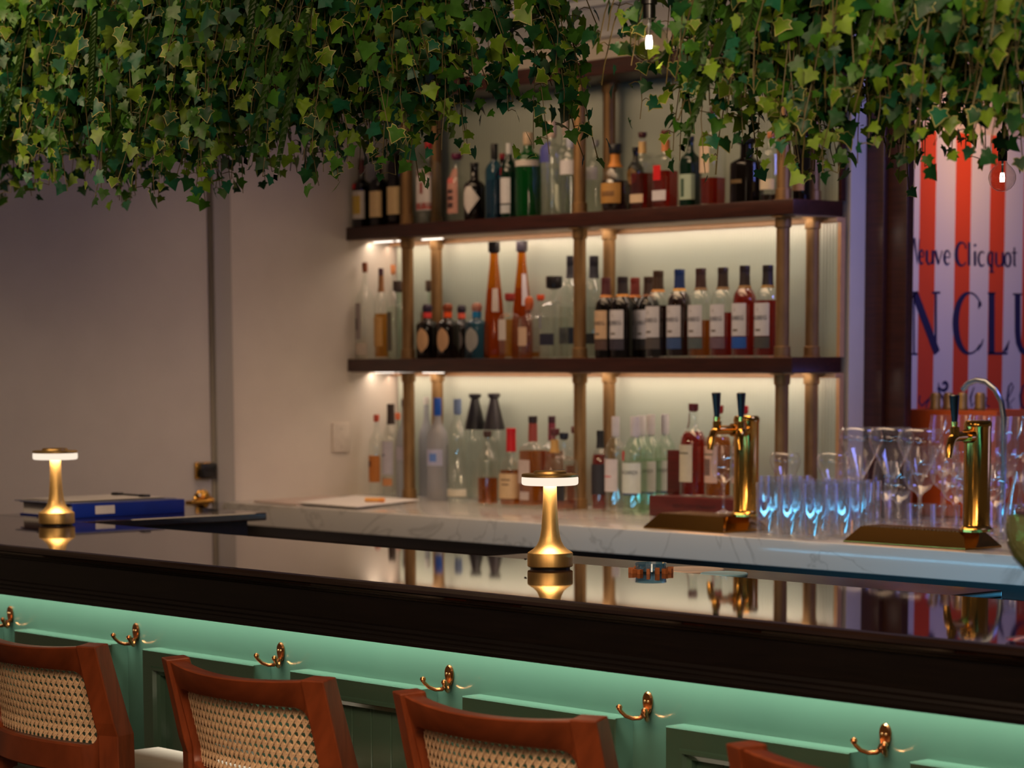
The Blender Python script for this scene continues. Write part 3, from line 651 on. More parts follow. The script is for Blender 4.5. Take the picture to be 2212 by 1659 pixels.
U('round decanter bottle with gold fan label and black stopper, upper shelf', 1329, 312, 64, YF, 'round', 'clear', liq='dark_l', lvl=.46, cap=((22, 26, 34), 0), capr=1.55, capz=.87, foil=(206, 130, 48), foilz=(.66, .86), labels=[(.12, .42, 20, 48, (176, 128, 62)), (.22, .30, 12, 30, (120, 84, 44))])
U('dark bottle with gold oval label behind the round decanter, upper shelf', 1373, 318, 36, YR, 'std', 'darkglass', cap=(BK, 0), capr=1.2, labels=[(.42, .68, 10, 44, GO, 'oval')])
U('square bottle of dark amber with beige bottom label, right of the round decanter', 1388, 286, 54, YF, 'square', 'clear', liq='red_l', lvl=.47, cap=(MR, 0), capz=.95, capr=1.25, foil=(206, 168, 110), foilz=(.73, .88), labels=[(.09, .20, 2, 46, (206, 180, 150))], sq=5)
U('square bottle of dark amber with red wax seal on its front, upper shelf', 1438, 282, 58, YF, 'square', 'clear', liq='red_l', lvl=.48, cap=((96, 26, 22), 0), capz=.95, capr=1.25, foil=(206, 120, 64), foilz=(.73, .88), labels=[(.10, .23, 0, 46, (206, 200, 206)), (.36, .55, -6, 26, (206, 10, 22))], sq=5)
U('dark green bottle with pale silver green label, upper shelf right bay', 1492, 295, 48, YF, 'std', 'dgreen', cap=(BK, 0), capr=1.25, labels=[(.10, .46, 0, 72, (160, 176, 156)), (.14, .40, -14, 14, (60, 84, 66))], sq=5)
U('bottle with tall cream side label and maroon cap, upper shelf right bay', 1541, 232, 58, YF, 'long', 'clear', liq='red_l', lvl=.28, cap=(MR, 0), labels=[(.33, .66, -22, 46, (206, 180, 156))], sq=5)
U('broad black bottle with faint gold lettering, partly under the ivy', 1614, 300, 74, YF, 'squat', 'darkglass', cap=(BK, 0), capr=1.6, labels=[(.30, .36, 0, 26, (96, 74, 40))])
U('clear bottle with cream label just left of the right-hand post, upper shelf', 1666, 285, 46, YF, 'shoulder', 'clear', liq='dark_l', lvl=.10, cap=((196, 120, 70), 0), labels=[(.17, .32, -2, 62, (206, 190, 166))])
U('tall black bottle with tan label right of the right-hand post, upper shelf', 1733, 222, 38, YM, 'std', 'darkglass', cap=((20, 16, 16), 0), foil=(112, 34, 18), foilz=(.70, .80), labels=[(.10, .24, -4, 62, (170, 134, 108))])
# ---- middle shelf
Mi('tall clear bottle with grey label and rust cork, leftmost on the middle shelf', 788, 567, 44, YF, 'long', 'clear', cap=((150, 84, 54), 0), capz=.91, labels=[(.20, .58, -24, 42, (158, 146, 144)), (.04, .16, -6, 66, (206, 190, 174)), (.30, .42, -26, 10, (60, 52, 56))], sq=4)
Mi('slim bottle of gold liquor with brown neck, second from the left on the middle shelf', 823, 580, 32, YF, 'long', 'clear', liq='gold_l', lvl=.50, cap=((84, 48, 60), 0), capz=.90, foil=(150, 98, 54), foilz=(.74, .92), labels=[(.14, .46, -4, 60, (206, 156, 92))])
Mi('clear bottle with orange cork standing behind, left end of the middle shelf', 849, 572, 32, YR, 'long', 'clear', cap=((206, 130, 80), 0), capz=.91)
Mi('pale green square bottle with wide grey stopper just left of the first post', 862, 607, 52, YF, 'square', 'paleg', cap=((82, 70, 64), 0), capr=1.9, capz=.87, labels=[(.10, .60, -36, 34, (96, 90, 78))], sq=6)
sqk = dict(capz=.78, ball=1)
def squatb(lab, px, top, w, Y, gl, capc, ring, lb, **k):
    return Mi(lab, px, top, w, Y, 'squat', gl, cap=(capc, 0), capr=1.35, capz=.84, ball=1, foil=ring, foilz=(.74, .84), labels=[(.12, .55, 14, 40, lb, 'oval')], sq=3.2, **k)
squatb('squat dark bottle with cream oval label and red neck ring, first of the pair', 923, 656, 54, YF, 'darkglass', (46, 34, 58), (222, 64, 62), (206, 164, 122))
squatb('squat dark bottle with cream oval label and brown orange cap, second of the pair', 967, 655, 54, YF, 'darkglass', (132, 60, 30), (236, 84, 20), (196, 154, 116))
squatb('squat dark bottle with orange ring tucked behind the two oval-labelled bottles', 997, 658, 48, YR, 'darkglass', (44, 34, 50), (232, 96, 74), (110, 100, 96))
squatb('squat clear bottle with silver oval label and bright blue neck ring', 1030, 654, 58, YF, 'blueglass', (170, 120, 106), (10, 120, 180), (150, 148, 144))
Mi('pale green square bottle with wide grey stopper just right of the first post', 929, 606, 50, YR, 'square', 'paleg', cap=((96, 78, 66), 0), capr=1.9, capz=.87, labels=[(.10, .60, -36, 34, (140, 120, 96))], sq=6)
Mi('very tall tapering amber bottle, first of two, with black stopper', 1067, 523, 46, YM, 'taper', 'amber', liq='gold_l', lvl=.60, cap=((26, 22, 26), 0), capr=1.5, capz=.915, labels=[(.40, .60, 56, 22, (190, 176, 170))], rot=0)
Mi('very tall tapering amber bottle, second of two, slightly further right', 1127, 521, 46, YR, 'taper', 'amber', liq='gold_l', lvl=.60, cap=((60, 52, 62), 0), capr=1.5, capz=.915, labels=[(.45, .72, 70, 22, (206, 196, 204))])
Mi('square golden bottle with white label and maroon cap, in front of the tall amber pair', 1101, 634, 50, YF, 'square', 'clear', liq='gold_l', lvl=.60, cap=((150, 46, 40), 0), capr=1.6, capz=.90, labels=[(.28, .60, -14, 40, (206, 196, 190))], sq=5)
Mi('small clear bottle with round orange brown cap, middle shelf', 1143, 640, 50, YF, 'squat', 'clear', liq='gold_l', lvl=.10, cap=((190, 90, 46), 0), capr=1.3, capz=.80, ball=1, labels=[(.20, .50, -6, 40, (206, 176, 150))], sq=4)
Mi('clear bottle with orange cap peeking between the amber and the black-stoppered bottle', 1168, 637, 36, YR, 'square', 'clear', cap=((232, 84, 44), 0), capr=1.4, capz=.93)
Mi('wide clear square bottle with black mushroom stopper and navy band', 1197, 597, 62, YF, 'square', 'clear', liq='clear', lvl=.5, cap=((26, 22, 26), 0), capr=2.1, capz=.86, labels=[(.16, .30, 2, 44, (34, 36, 56)), (.36, .52, -40, 6, (110, 110, 150))], sq=6)
Mi('tall clear bottle with black capsule just left of the middle post', 1235, 553, 54, YR, 'malt', 'clear', liq='clear', lvl=.5, cap=((30, 28, 36), 0), capz=.90, foil=(46, 44, 52), foilz=(.78, .90), labels=[(.14, .30, 2, 60, (26, 34, 54))])
Mi('tall clear bottle with black capsule just right of the middle post', 1283, 553, 48, YR, 'malt', 'clear', liq='clear', lvl=.5, cap=((30, 28, 36), 0), capz=.90, foil=(46, 44, 52), foilz=(.78, .90), labels=[(.14, .24, 2, 60, (22, 26, 34))])
def malt(lab, px, top, w, Y, gl, lq, lvl, capc, band, low, lb=(200, 196, 200), **k):
    return Mi(lab, px, top, w, Y, 'malt', gl, liq=lq, lvl=lvl, cap=(capc, 0), capz=.93, capr=1.12, foil=capc, foilz=(.785, .93),
              labels=[(.755, .785, 0, 179, band), (.235, .59, -6, 56, lb), (.10, .225, -6, 58, low), (.285, .31, -6, 16, (110, 100, 92))],
              text=('ARDBEG', .43, -8, .46, (60, 58, 66)), text2=('A', .52, -6, .30, (140, 136, 140)), **k)
malt('dark malt bottle with maroon capsule and cream label beside the middle post', 1309, 600, 48, YF, 'darkglass', None, .5, (86, 40, 44), (196, 120, 46), (90, 66, 58), (204, 170, 136))
malt('dark malt bottle with black brown capsule and white label, second right of the middle post', 1345, 598, 54, YF, 'darkglass', None, .5, (40, 28, 32), (196, 128, 40), (60, 54, 66))
malt('malt bottle with reddish capsule hidden behind, third right of the middle post', 1372, 600, 48, YR, 'darkglass', None, .5, (120, 44, 36), (206, 118, 40), (60, 54, 60))
malt('dark malt bottle mostly hidden behind, fourth right of the middle post', 1401, 598, 50, YR, 'darkglass', None, .5, (58, 34, 22), (120, 70, 30), (40, 38, 40))
malt('half empty malt bottle with brown capsule, left of the one with a blue capsule', 1422, 585, 54, YF, 'clear', 'dark_l', .60, (64, 42, 26), (196, 128, 48), (84, 76, 74))
malt('malt bottle with a bright blue capsule, fifth from the right-hand post', 1468, 582, 54, YF, 'clear', 'dark_l', .74, (22, 46, 100), (206, 150, 62), (58, 82, 128))
malt('malt bottle, more than half empty, with grey green lower label', 1514, 580, 54, YF, 'clear', 'amber', .42, (62, 36, 32), (120, 88, 54), (84, 92, 92))
malt('half empty malt bottle with mauve lower label, third from the right-hand post', 1562, 578, 54, YF, 'clear', 'red_l', .50, (52, 36, 30), (120, 90, 54), (110, 86, 98))
malt('full red malt bottle with vivid blue lower label, second from the right-hand post', 1609, 574, 54, YF, 'clear', 'red_l', .78, (44, 32, 32), (130, 92, 40), (34, 84, 168))
malt('malt bottle with dark grey lower label right beside the right-hand post', 1659, 573, 56, YF, 'clear', 'red_l', .62, (40, 32, 30), (140, 104, 36), (74, 70, 66))
# ---- counter row
Lo('slim bottle with copper label and red cap, leftmost on the counter', 813, 896, 34, 5.46, 'std', 'clear', cap=((206, 84, 60), 0), labels=[(.17, .50, 0, 74, (186, 112, 44)), (.36, .43, -16, 22, (96, 44, 24))])
Lo('clear bottle with black capsule and pale blue label, second on the counter', 844, 873, 38, 5.46, 'malt', 'clear', cap=((58, 40, 34), 0), foil=(58, 40, 34), labels=[(.24, .60, -4, 66, (186, 182, 196)), (.12, .20, -4, 60, (206, 140, 90)), (.44, .46, -20, 24, (80, 84, 120))])
Lo('clear bottle with copper cap standing behind the second counter bottle', 859, 892, 32, YR, 'std', 'clear', cap=((214, 110, 70), 0))
Lo('frosted bottle with dark cap just left of the first post on the counter', 873, 862, 36, 5.44, 'long', 'frost', cap=((64, 66, 90), 0), labels=[(.38, .52, -10, 60, (170, 164, 178))])
Lo('frosted bottle with pale cap just right of the first post on the counter', 921, 858, 36, YR, 'long', 'frost', cap=((196, 190, 184), 0))
Lo('frosted vodka bottle with tall bright blue cap', 945, 860, 46, 5.43, 'long', 'frost', cap=((20, 84, 190), 0), capz=.83, labels=[(.34, .50, 6, 70, (176, 176, 206)), (.38, .46, 20, 22, (90, 130, 206))])
Lo('clear vodka bottle with blue and silver cap and dark side label', 988, 862, 46, 5.44, 'std', 'clear', cap=((110, 130, 170), 0), capz=.86, labels=[(.18, .55, -52, 18, (70, 62, 66)), (.05, .12, 0, 100, (206, 200, 184))])
Lo('clear bottle with long black cone pourer, left of a twin', 1026, 850, 54, YR, 'cone', 'clear', cap=((24, 20, 24), 0))
Lo('clear bottle with long black cone pourer, right of a twin', 1067, 849, 54, YR, 'cone', 'clear', cap=((40, 34, 38), 0))
Lo('clear bottle nearly empty of orange liquor, small black cork', 1053, 931, 46, 5.38, 'long', 'clear', liq='amber', lvl=.36, cap=((70, 48, 38), 0), capr=1.3)
Lo('bottle with red wax dipped neck and cream label', 1104, 925, 58, 5.38, 'maker', 'clear', liq='amber', lvl=.46, cap=((196, 16, 26), 0), foil=(196, 16, 26), foilz=(.70, .95), labels=[(.10, .42, 24, 70, (206, 176, 136)), (.33, .35, 12, 30, (110, 88, 66)), (.27, .29, 12, 24, (120, 96, 74))], sq=3)
Lo('square bottle of orange whiskey with white label and black red neck', 1151, 899, 62, 5.43, 'square', 'clear', liq='amber', lvl=.62, cap=((44, 30, 34), 0), capr=1.15, foil=(150, 64, 56), foilz=(.72, .92), labels=[(.26, .52, -8, 42, (196, 178, 172)), (.08, .17, 0, 30, (196, 180, 176))], sq=6)
Lo('orange whiskey bottle with dark red neck behind the middle lamp', 1192, 899, 52, YR, 'square', 'clear', liq='amber', lvl=.60, cap=((62, 28, 40), 0), capr=1.15, foil=(122, 40, 58), foilz=(.72, .92), sq=6)
Lo('round shouldered bottle with maroon cap partly behind the middle lamp', 1198, 926, 52, 5.40, 'round', 'clear', liq='gold_l', lvl=.40, cap=((96, 44, 48), 0), capr=1.4, foil=(206, 160, 90), foilz=(.70, .86))
Lo('square clear bottle with black label right of the middle lamp', 1218, 935, 58, 5.37, 'square', 'clear', liq='amber', lvl=.12, cap=((20, 26, 40), 0), capr=1.25, labels=[(.12, .52, 6, 44, (38, 36, 40))], sq=6)
Lo('bottle with pale maroon cap just left of the middle post on the counter', 1241, 921, 40, YR, 'long', 'clear', liq='amber', lvl=.5, cap=((110, 64, 60), 0), capr=1.2)
Lo('dark red bottle with black cap just right of the middle post on the counter', 1297, 930, 38, 5.42, 'malt', 'clear', liq='red_l', lvl=.7, cap=((24, 22, 26), 0), foil=(24, 22, 26), labels=[(.20, .58, 8, 66, (42, 40, 48))])
bac = lambda lab, px, top, w, Y, gl, **k: Lo(lab, px, top, w, Y, 'std', gl, liq=gl, lvl=.55, cap=((206, 200, 202), 0), capz=.80, capr=1.15, **k)
bac('clear rum bottle with white cap and red script label, first of the white-capped row', 1330, 900, 46, 5.38, 'clear', labels=[(.22, .56, -8, 64, (206, 196, 198)), (.37, .385, -10, 30, (206, 70, 70))])
bac('pale green rum bottle with red dot label, in front of the white-capped row', 1372, 900, 54, 5.35, 'paleg', labels=[(.22, .53, 0, 72, (200, 206, 196)), (.55, .65, -30, 18, (196, 30, 36)), (.20, .22, 0, 60, (60, 76, 110))], text=('BACARDI', .43, 6, .44, (40, 40, 52)))
bac('pale green rum bottle third in the white-capped row', 1386, 898, 50, 5.46, 'paleg', labels=[(.22, .53, 0, 72, (206, 196, 190))])
bac('pale green rum bottle fourth in the white-capped row', 1406, 896, 48, 5.45, 'paleg', labels=[(.22, .53, 0, 72, (200, 202, 196)), (.20, .22, 0, 60, (60, 76, 110))], text=('BACARDI', .43, 6, .44, (40, 40, 52)))
bac('pale green rum bottle at the right end of the white-capped row', 1437, 895, 46, 5.47, 'paleg', labels=[(.22, .53, 0, 72, (200, 202, 196)), (.20, .22, 0, 60, (60, 76, 110))], text=('BACARDI', .43, 6, .44, (40, 40, 52)))
# ---- red wooden display stand with its bottles
q0 = onz(1402, 1112, ZC); yb = 5.33; x0 = ony(1402, 1100, yb)[0]; x1 = ony(1600, 1110, yb)[0]; hz = ony(1402, 1070, yb)[2] - ZC
ds = thing('display_stand', 'dark red wooden display stand carrying whiskey bottles beside the left tap tower', 'stand', (x0, yb, ZC + .0003))
MB().box((0, 0, 0), (x1 - x0, .15, hz), 0, .002).build('riser', 'redwood', ds)
xa = ony(1441, 1000, yb + .09)[0] - x0
MB().box((xa, .09, hz), (xa + .055, .105, hz + ony(1445, 972, yb + .09)[2] - ZC - hz), 0, .001).build('back_board', 'redwood', ds)
b = MB(); v, f = text_mesh('KENTUCKY STRAIGHT', .017); b.add([(x + (x1 - x0) * .5, -.0008, y + hz * .55) for x, y, _ in v], f); b.build('lettering', COLM((40, 12, 12)), ds, smooth=0)
ZD = ZC + hz
for lab, px, top, w, Y, lq, cl, lb in (('orange red whiskey bottle with white label and ribboned neck on the red stand', 1498, 872, 58, yb + .045, 'red_l', (96, 30, 34), (196, 186, 160)),
                                ('orange whiskey bottle with figure label, second on the red stand', 1552, 876, 58, yb + .06, 'amber', (150, 30, 30), (206, 170, 150)),
                                ('orange whiskey bottle with red cap behind the left tap tower', 1607, 877, 50, yb + .09, 'amber', (196, 30, 36), (206, 176, 160))):
    bottle(lab, px, top, w, ZD, Y, 'long', 'clear', liq=lq, lvl=.70 if lq == 'red_l' else .66, cap=(cl, 0), capr=1.2, labels=[(.16, .56, -12, 52, lb), (.74, .90, -30, 24, cl), (.46, .48, -12, 34, (96, 90, 70))] + ([(.24, .42, -14, 22, (110, 84, 76))] if lq == 'amber' else []), group='bottles on the red display stand')

# ================================================================== beer taps and drip trays
def tray(name, lab, x0, x1, y0, y1):
    t = MB(); h = .040; i = .030
    A = [(x0, y0, 0), (x1, y0, 0), (x1, y1, 0), (x0, y1, 0)]; A2 = [(a, b_, .004) for a, b_, _ in A]
    Bq = [(x0 + i, y0 + i, h), (x1 - i, y0 + i, h), (x1 - i, y1 - i, h), (x0 + i, y1 - i, h)]
    cxy = ((x0 + x1) / 2, (y0 + y1) / 2)
    t.add([(a - cxy[0], b_ - cxy[1], c) for a, b_, c in A + A2 + Bq], [(0, 1, 5, 4), (1, 2, 6, 5), (2, 3, 7, 6), (3, 0, 4, 7), (4, 5, 9, 8), (5, 6, 10, 9), (6, 7, 11, 10), (7, 4, 8, 11), (8, 9, 10, 11), (3, 2, 1, 0)])
    o = thing(name, lab, 'drip tray', (*cxy, ZC + .0004)); t.build('pan', P('dark_polished_brass', (172, 128, 60), .12, 1), o, smooth=0)
    g = MB(); n = int((x1 - x0 - .07) / .012)
    for k in range(n): xx = x0 - cxy[0] + .035 + k * .012; g.box((xx, y0 - cxy[1] + .03, h), (xx + .005, y1 - cxy[1] - .03, h + .002))
    g.build('grate', 'oldbrass', o); return o, h
def tap_parts(root, az):
    c, s = math.cos(az), math.sin(az)
    def X(p): return [(c * a, s * a, z) for a, z in p]
    b = MB(); b.tube(X([(.03, 0), (.05, 0)]), .017, 16); b.tube(X([(.045, 0), (.075, .001), (.10, .0), (.112, -.006), (.118, -.02), (.124, -.05)]), [.011, .0125, .012, .011, .010, .008], 14)
    b.tube(X([(.100, .0), (.101, .024)]), .0115, 14); b.tube(X([(.101, .02), (.101, .036)]), [.007, .0095], 12); b.build('faucet', 'brass', root)
    h = MB(); h.tube(X([(.101, .036), (.1015, .05), (.104, .098), (.104, .1)]), [.007, .0085, .0125, .009], 14); h.build('tap_handle', 'black', root)
def tower(lab, px, ptop, pbot, wpx, azs, ztap):
    q = onz(px, pbot, ZC + .0405); Y = q[1]; Y = Y if Y < 5.37 else 5.345; x = ony(px, 1000, Y)[0]; H = ony(px, ptop, Y)[2] - ZC - .0425; r = wpx / 2 * depth((x, Y, 1.1)) / F
    t = thing('tap_tower', lab, 'beer tap', (x, Y, ZC + .0428))
    MB().lathe([(r * 1.28, 0), (r * 1.28, .006), (r * 1.05, .012), (r, .016), (r, H - .02), (r * 1.04, H - .016), (r * 1.04, H - .008), (r * .98, H - .003), (r * .9, H), (0, H)], 40).build('column', 'brass', t)
    for a in azs:
        e = thing_part(t, 'tap', (0, 0, H * ztap)); tap_parts(e, a)
    return t, x, Y
def thing_part(par, name, loc):
    o = bpy.data.objects.new(name, None); COL.objects.link(o); o.parent = par; o.location = loc; return o
a = onz(1390, 1141, ZC); bq = onz(1577, 1150, ZC)
tray('drip_tray', 'polished brass drip tray below the left tap tower', a[0], bq[0] + .02, min(a[1], bq[1]), onz(1612, 1116, ZC + .0405)[1] + .085)
t1, tx, ty = tower('polished brass tap tower with two black handles beside the red display stand', 1612, 898, 1116, 54, (-PI / 2 - .12, -PI / 2 + .62), .86)
a = onz(1866, 1168, ZC); bq = onz(2085, 1189, ZC)
tray('drip_tray', 'polished brass drip tray below the right tap tower', a[0], bq[0], min(a[1], bq[1]), onz(2111, 1150, ZC + .0405)[1] + .085)
t2, tx2, ty2 = tower('polished brass tap tower with one black handle, right of the glassware', 2111, 908, 1150, 58, (-PI / 2 + .1,), .86)

# ================================================================== glassware
GP = {
 'highball': [(.0, .004), (.030, .004), (.0315, .0), (.033, .006), (.0345, .07), (.036, .14), (.0352, .1405), (.0337, .07), (.0315, .012), (0, .011)],
 'rocks': [(.0, .003), (.034, .003), (.036, .0), (.0385, .006), (.041, .05), (.0425, .095), (.0417, .0955), (.040, .05), (.037, .012), (0, .011)],
 'wine': [(.0, .002), (.034, .002), (.035, .0035), (.012, .008), (.0045, .014), (.004, .085), (.010, .095), (.026, .106), (.036, .125), (.039, .145), (.036, .175), (.031, .205), (.0303, .2053)],
 'balloon': [(.0, .002), (.038, .002), (.039, .0035), (.013, .008), (.005, .014), (.0042, .095), (.009, .105), (.026, .135), (.041, .163), (.0475, .181), (.0475, .190), (.0445, .201), (.041, .21), (.0402, .2103)],
 'tulip': [(.0, .002), (.036, .002), (.037, .0035), (.012, .008), (.0048, .014), (.0042, .10), (.010, .11), (.026, .125), (.0335, .15), (.035, .18), (.033, .215), (.029, .245), (.0283, .2453)],
}
_gm = {}
def drinking(kind, x, y, label, group, s=1.0, z=ZC):
    if kind not in _gm:
        o = MB().lathe(GP[kind], 30, cap0=False, cap1=False).build('drinking_glass' if kind in ('highball', 'rocks') else 'stem_glass', 'tumbler', None, smooth=50); _gm[kind] = o
        o0 = o
    else:
        o0 = _gm[kind].copy(); COL.objects.link(o0)
    o0.location = (x, y, z + .0004); o0.scale = (s, s, s); return tag(o0, label, 'glass', group)
taken = list(POSTS) + [(ony(2168, 900, 5.50)[0], 5.50, .026)]
def free(x, y, r):
    if any(math.hypot(x - a, y - b_) < r + c for a, b_, c in taken): return False
    taken.append((x, y, r)); return True
TRAYS = []
for o in bpy.data.objects:
    if o.name.startswith('drip_tray') and o.type == 'EMPTY':
        me = o.children[0].data if o.children[0].name.startswith('pan') else o.children[1].data
        xs = [v.co.x for v in me.vertices]; ys = [v.co.y for v in me.vertices]
        TRAYS.append((o.location.x + min(xs), o.location.x + max(xs), o.location.y + min(ys), o.location.y + max(ys)))
def on_tray(x, y, r): return any(a - r < x < b_ + r and c - r < y < d_ + r for a, b_, c, d_ in TRAYS)
taken += [(tx, ty, .06), (tx2, ty2, .06), (tx, ty - .1, .05), (tx2, ty2 - .1, .05), (tx + .07, ty - .08, .045)]
gs = 'stem glasses on the marble counter'; gt = 'tumblers on the marble counter'
# large glasses that stick out above the rest
def big(kind, px, top, Yd, label):
    h = GP[kind][-1][1]; rb = max(r for r, z in GP[kind])
    for Y in sorted(np.arange(4.96, 5.61, .005), key=lambda v: abs(v - Yd)):
        p = ony(px, top, Y); sc = (p[2] - ZC) / h; r = rb * sc
        if Y + r > YB - .02 and p[0] < XR + .06: continue
        if on_tray(p[0], Y, r * .85): continue
        if all(math.hypot(p[0] - a, Y - b_) > r + c + .001 for a, b_, c in taken): break
    else: return
    taken.append((p[0], Y, r)); drinking(kind, p[0], Y, label, gs, sc)
big('balloon', 1860, 923, 5.44, 'large balloon stem glass standing before the white wall edge, left of three')
big('balloon', 1926, 923, 5.42, 'large balloon stem glass before the dark post, middle of three')
big('balloon', 1989, 926, 5.44, 'large balloon stem glass before the orange crate corner, right of three')
big('balloon', 1697, 978, 5.40, 'wide goblet glass rising beside the left tap tower')
big('balloon', 1800, 978, 5.34, 'wide goblet glass before the right-hand shelf posts')
big('wine', 1988, 964, 5.30, 'narrow wine glass in front of the right balloon glass')
big('wine', 2042, 962, 5.46, 'narrow wine glass just left of the right tap tower')
big('tulip', 2039, 897, 5.60, 'tall wine glass in front of the orange crate, left of the black tap handle')
big('tulip', 2092, 897, 5.58, 'tall wine glass directly behind the right tap tower')
big('tulip', 2131, 898, 5.60, 'tall wine glass just right of the right tap tower')
big('tulip', 2168, 900, 5.58, 'tall wine glass beneath the faucet arch')
big('tulip', 2206, 900, 5.60, 'tall wine glass at the right picture edge beneath the striped sign')
# crowded rows
for j, Y in enumerate((4.93, 5.01, 5.09, 5.17, 5.25, 5.33)):
    xa, xb = ony(1662, 1100, Y)[0], ony(1890, 1100, Y)[0]; x = xa + .03 * (j % 2)
    while x < xb:
        if not on_tray(x, Y, .045) and free(x, Y, .0365):
            drinking('highball', x, Y, 'clear highball tumbler in the crowd between the two tap towers', gt, .98 + .04 * random.random())
        x += .080
for j, Y in enumerate((5.19, 5.27, 5.35, 5.43, 5.51, 5.585)):
    xa, xb = ony(1700, 1100, Y)[0], ony(2240, 1100, Y)[0]; x = max(xa, XR + .04 if Y > 5.38 else xa) + .04 * (j % 2)
    while x < xb:
        k = 'wine' if (j + int(x * 10)) % 3 else 'rocks'
        if not on_tray(x, Y, .045) and free(x, Y, .037):
            drinking(k, x, Y, 'clear wine glass in the crowd behind the right drip tray' if k == 'wine' else 'clear rocks tumbler in the crowd behind the right drip tray', gs if k == 'wine' else gt, .9 + .05 * random.random())
        x += .078
for j, Y in enumerate((4.95, 5.04, 5.13, 5.22)):
    xa, xb = ony(2178, 1100, Y)[0] + .05, ony(2235, 1100, Y)[0]; x = xa
    while x < xb:
        if not on_tray(x, Y, .04) and free(x, Y, .037): drinking('rocks', x, Y, 'clear rocks tumbler right of the right drip tray, behind the wine glass', gt)
        x += .085
# lone stem glass on the left tray, before the tower
q = onz(1563, 1110, ZC + .0425); drinking('wine', q[0], q[1], 'single stem glass standing on the left drip tray before the tap tower', gs, .9, ZC + .0424)

# orange crate of foil-topped bottles and the gooseneck faucet behind the glasses
YC_ = 5.86; q0 = ony(1975, 884, YC_); q1 = ony(2152, 889, YC_); xl = -4.95
oc = thing('crate', 'orange crate holding foil-topped bottles below the striped sign', 'crate', (xl, YC_, ZC + .0004)); W = q1[0] - xl; Hh = (q0[2] + q1[2]) / 2 - ZC
b = MB(); b.box((0, 0, 0), (W, .008, Hh), 0, .002); b.box((0, .20, 0), (W, .208, Hh), 0, .002); b.box((0, .008, 0), (.008, .20, Hh)); b.box((W - .008, .008, 0), (W, .20, Hh)); b.box((0, 0, 0), (W, .208, .006)); b.build('box', 'orange', oc)
for px, lab in ((2021, 'gold foil bottle neck in the orange crate, leftmost'), (2049, 'gold foil bottle neck in the orange crate, second from its left'), (2079, 'gold foil bottle neck in the orange crate, behind the black tap handle'), (2117, 'gold foil bottle neck in the orange crate, under the faucet arch')):
    Y = YC_ + (.05 if px in (2021, 2079) else .12); p = ony(px, 847, Y); H = p[2] - ZC - .008
    t = thing('bottle', lab, 'bottle', (p[0], Y, ZC + .0075), 0, 'bottles in the orange crate')
    MB().lathe([(.028, 0), (.030, .004), (.030, H * .5), (.028, H * .58), (.022, H * .7), (.0155, H * .8)], 22).build('body', 'dgreen', t)
    MB().lathe([(.017, H * .72), (.0155, H * .84), (.0165, H * .855), (.0165, H * .88), (.0145, H * .89), (.0155, H * .97), (.012, H * .995), (0, H)], 20).build('foil', 'gold', t)
Y = 5.50
fa = thing('gooseneck_faucet', 'gooseneck steel faucet arching behind the right tap tower', 'faucet', (ony(2168, 900, Y)[0], Y, ZC))
fb = fa.location; pts = [(2168, 1000), (2168, 900), (2163, 868), (2150, 842), (2130, 825), (2110, 821), (2092, 828), (2080, 842)]
P3 = []
for px, py in pts: p = ony(px, py, Y); P3.append((p[0] - fb[0], 0, p[2] - ZC))
MB().tube([(0, 0, 0.001), (0, 0, .012)], .024, 20).build('flange', 'steel', fa); MB().tube([(0, 0, .01)] + P3, .0078, 14).build('spout', 'steel', fa)

# ================================================================== striped sign
def SY(px, y=700): return onx(px, y, XS)[1]
sy0 = SY(1983); pitch = (SY(2202.4) - sy0 - (SY(2202.4) - SY(2164.5))) / 1.0
ed = [SY(1982.7), SY(2017), SY(2058.7), SY(2094), SY(2133.7), SY(2164.5), SY(2202.4)]
pt = ((ed[4] - ed[0]) / 2); wO = ((ed[1] - ed[0]) + (ed[3] - ed[2]) + (ed[5] - ed[4])) / 3
zt, zb_ = onx(2200, 297, XS)[2], 1.03
sg = thing('striped_sign', 'orange and white striped wall sign with dark blue lettering', 'sign', (XS, 0, 0))
m = MB(); y = ed[0] - 2 * pt; m.box((-.006, 5.802, zb_), (0, 8.2, zt), 1); n = 0
cuts = [5.802]
while y < 8.2:
    for a, c_, mi in ((y, y + wO, 0), (y + wO, y + pt, 1)):
        a_, b2 = max(a, 5.802), min(c_, 8.2)
        if b2 > a_: m.add([(.0008, a_, zb_), (.0008, b2, zb_), (.0008, b2, zt), (.0008, a_, zt)], [(0, 1, 2, 3)], mi)
    y += pt
m.build('panel', ['stripe_o', 'stripe_w'], sg, smooth=0)
S1 = lambda x, y: (1952 + x / 5.531, 500 + y / 5.53)
S4 = lambda x, y: (1960 + x / 7.54, 780 + y / 7.54)
def ribbon(b, pts, w, S, dx=.0018):
    """stroke on the sign's own plane: centre line and pen width taken along the line"""
    P_ = [onx(*S(x, y), XS) for x, y in pts]; k = len(P_); ws = w if isinstance(w, (list, tuple)) else [w] * k
    sc = .00047 if S is S1 else .00034
    L, Rr = [], []
    for i in range(k):
        d = P_[min(i + 1, k - 1)] - P_[max(i - 1, 0)]; d /= np.linalg.norm(d) + 1e-9; nrm = np.array([0, -d[2], d[1]]) * ws[i] * sc / 2
        L.append(P_[i] + nrm); Rr.append(P_[i] - nrm)
    vs = [(dx, q_[1], q_[2]) for q_ in L + Rr]; b.add(vs, [(i, i + 1, k + i + 1, k + i) for i in range(k - 1)])
def arc(cx, cy, rx, ry, a0, a1, n=18): return [(cx + rx * math.cos(R(a0 + (a1 - a0) * i / n)), cy + ry * math.sin(R(a0 + (a1 - a0) * i / n))) for i in range(n + 1)]
def wv(n, lo, hi): return [lo + (hi - lo) * math.sin(PI * i / (n - 1)) for i in range(n)]
g = MB()
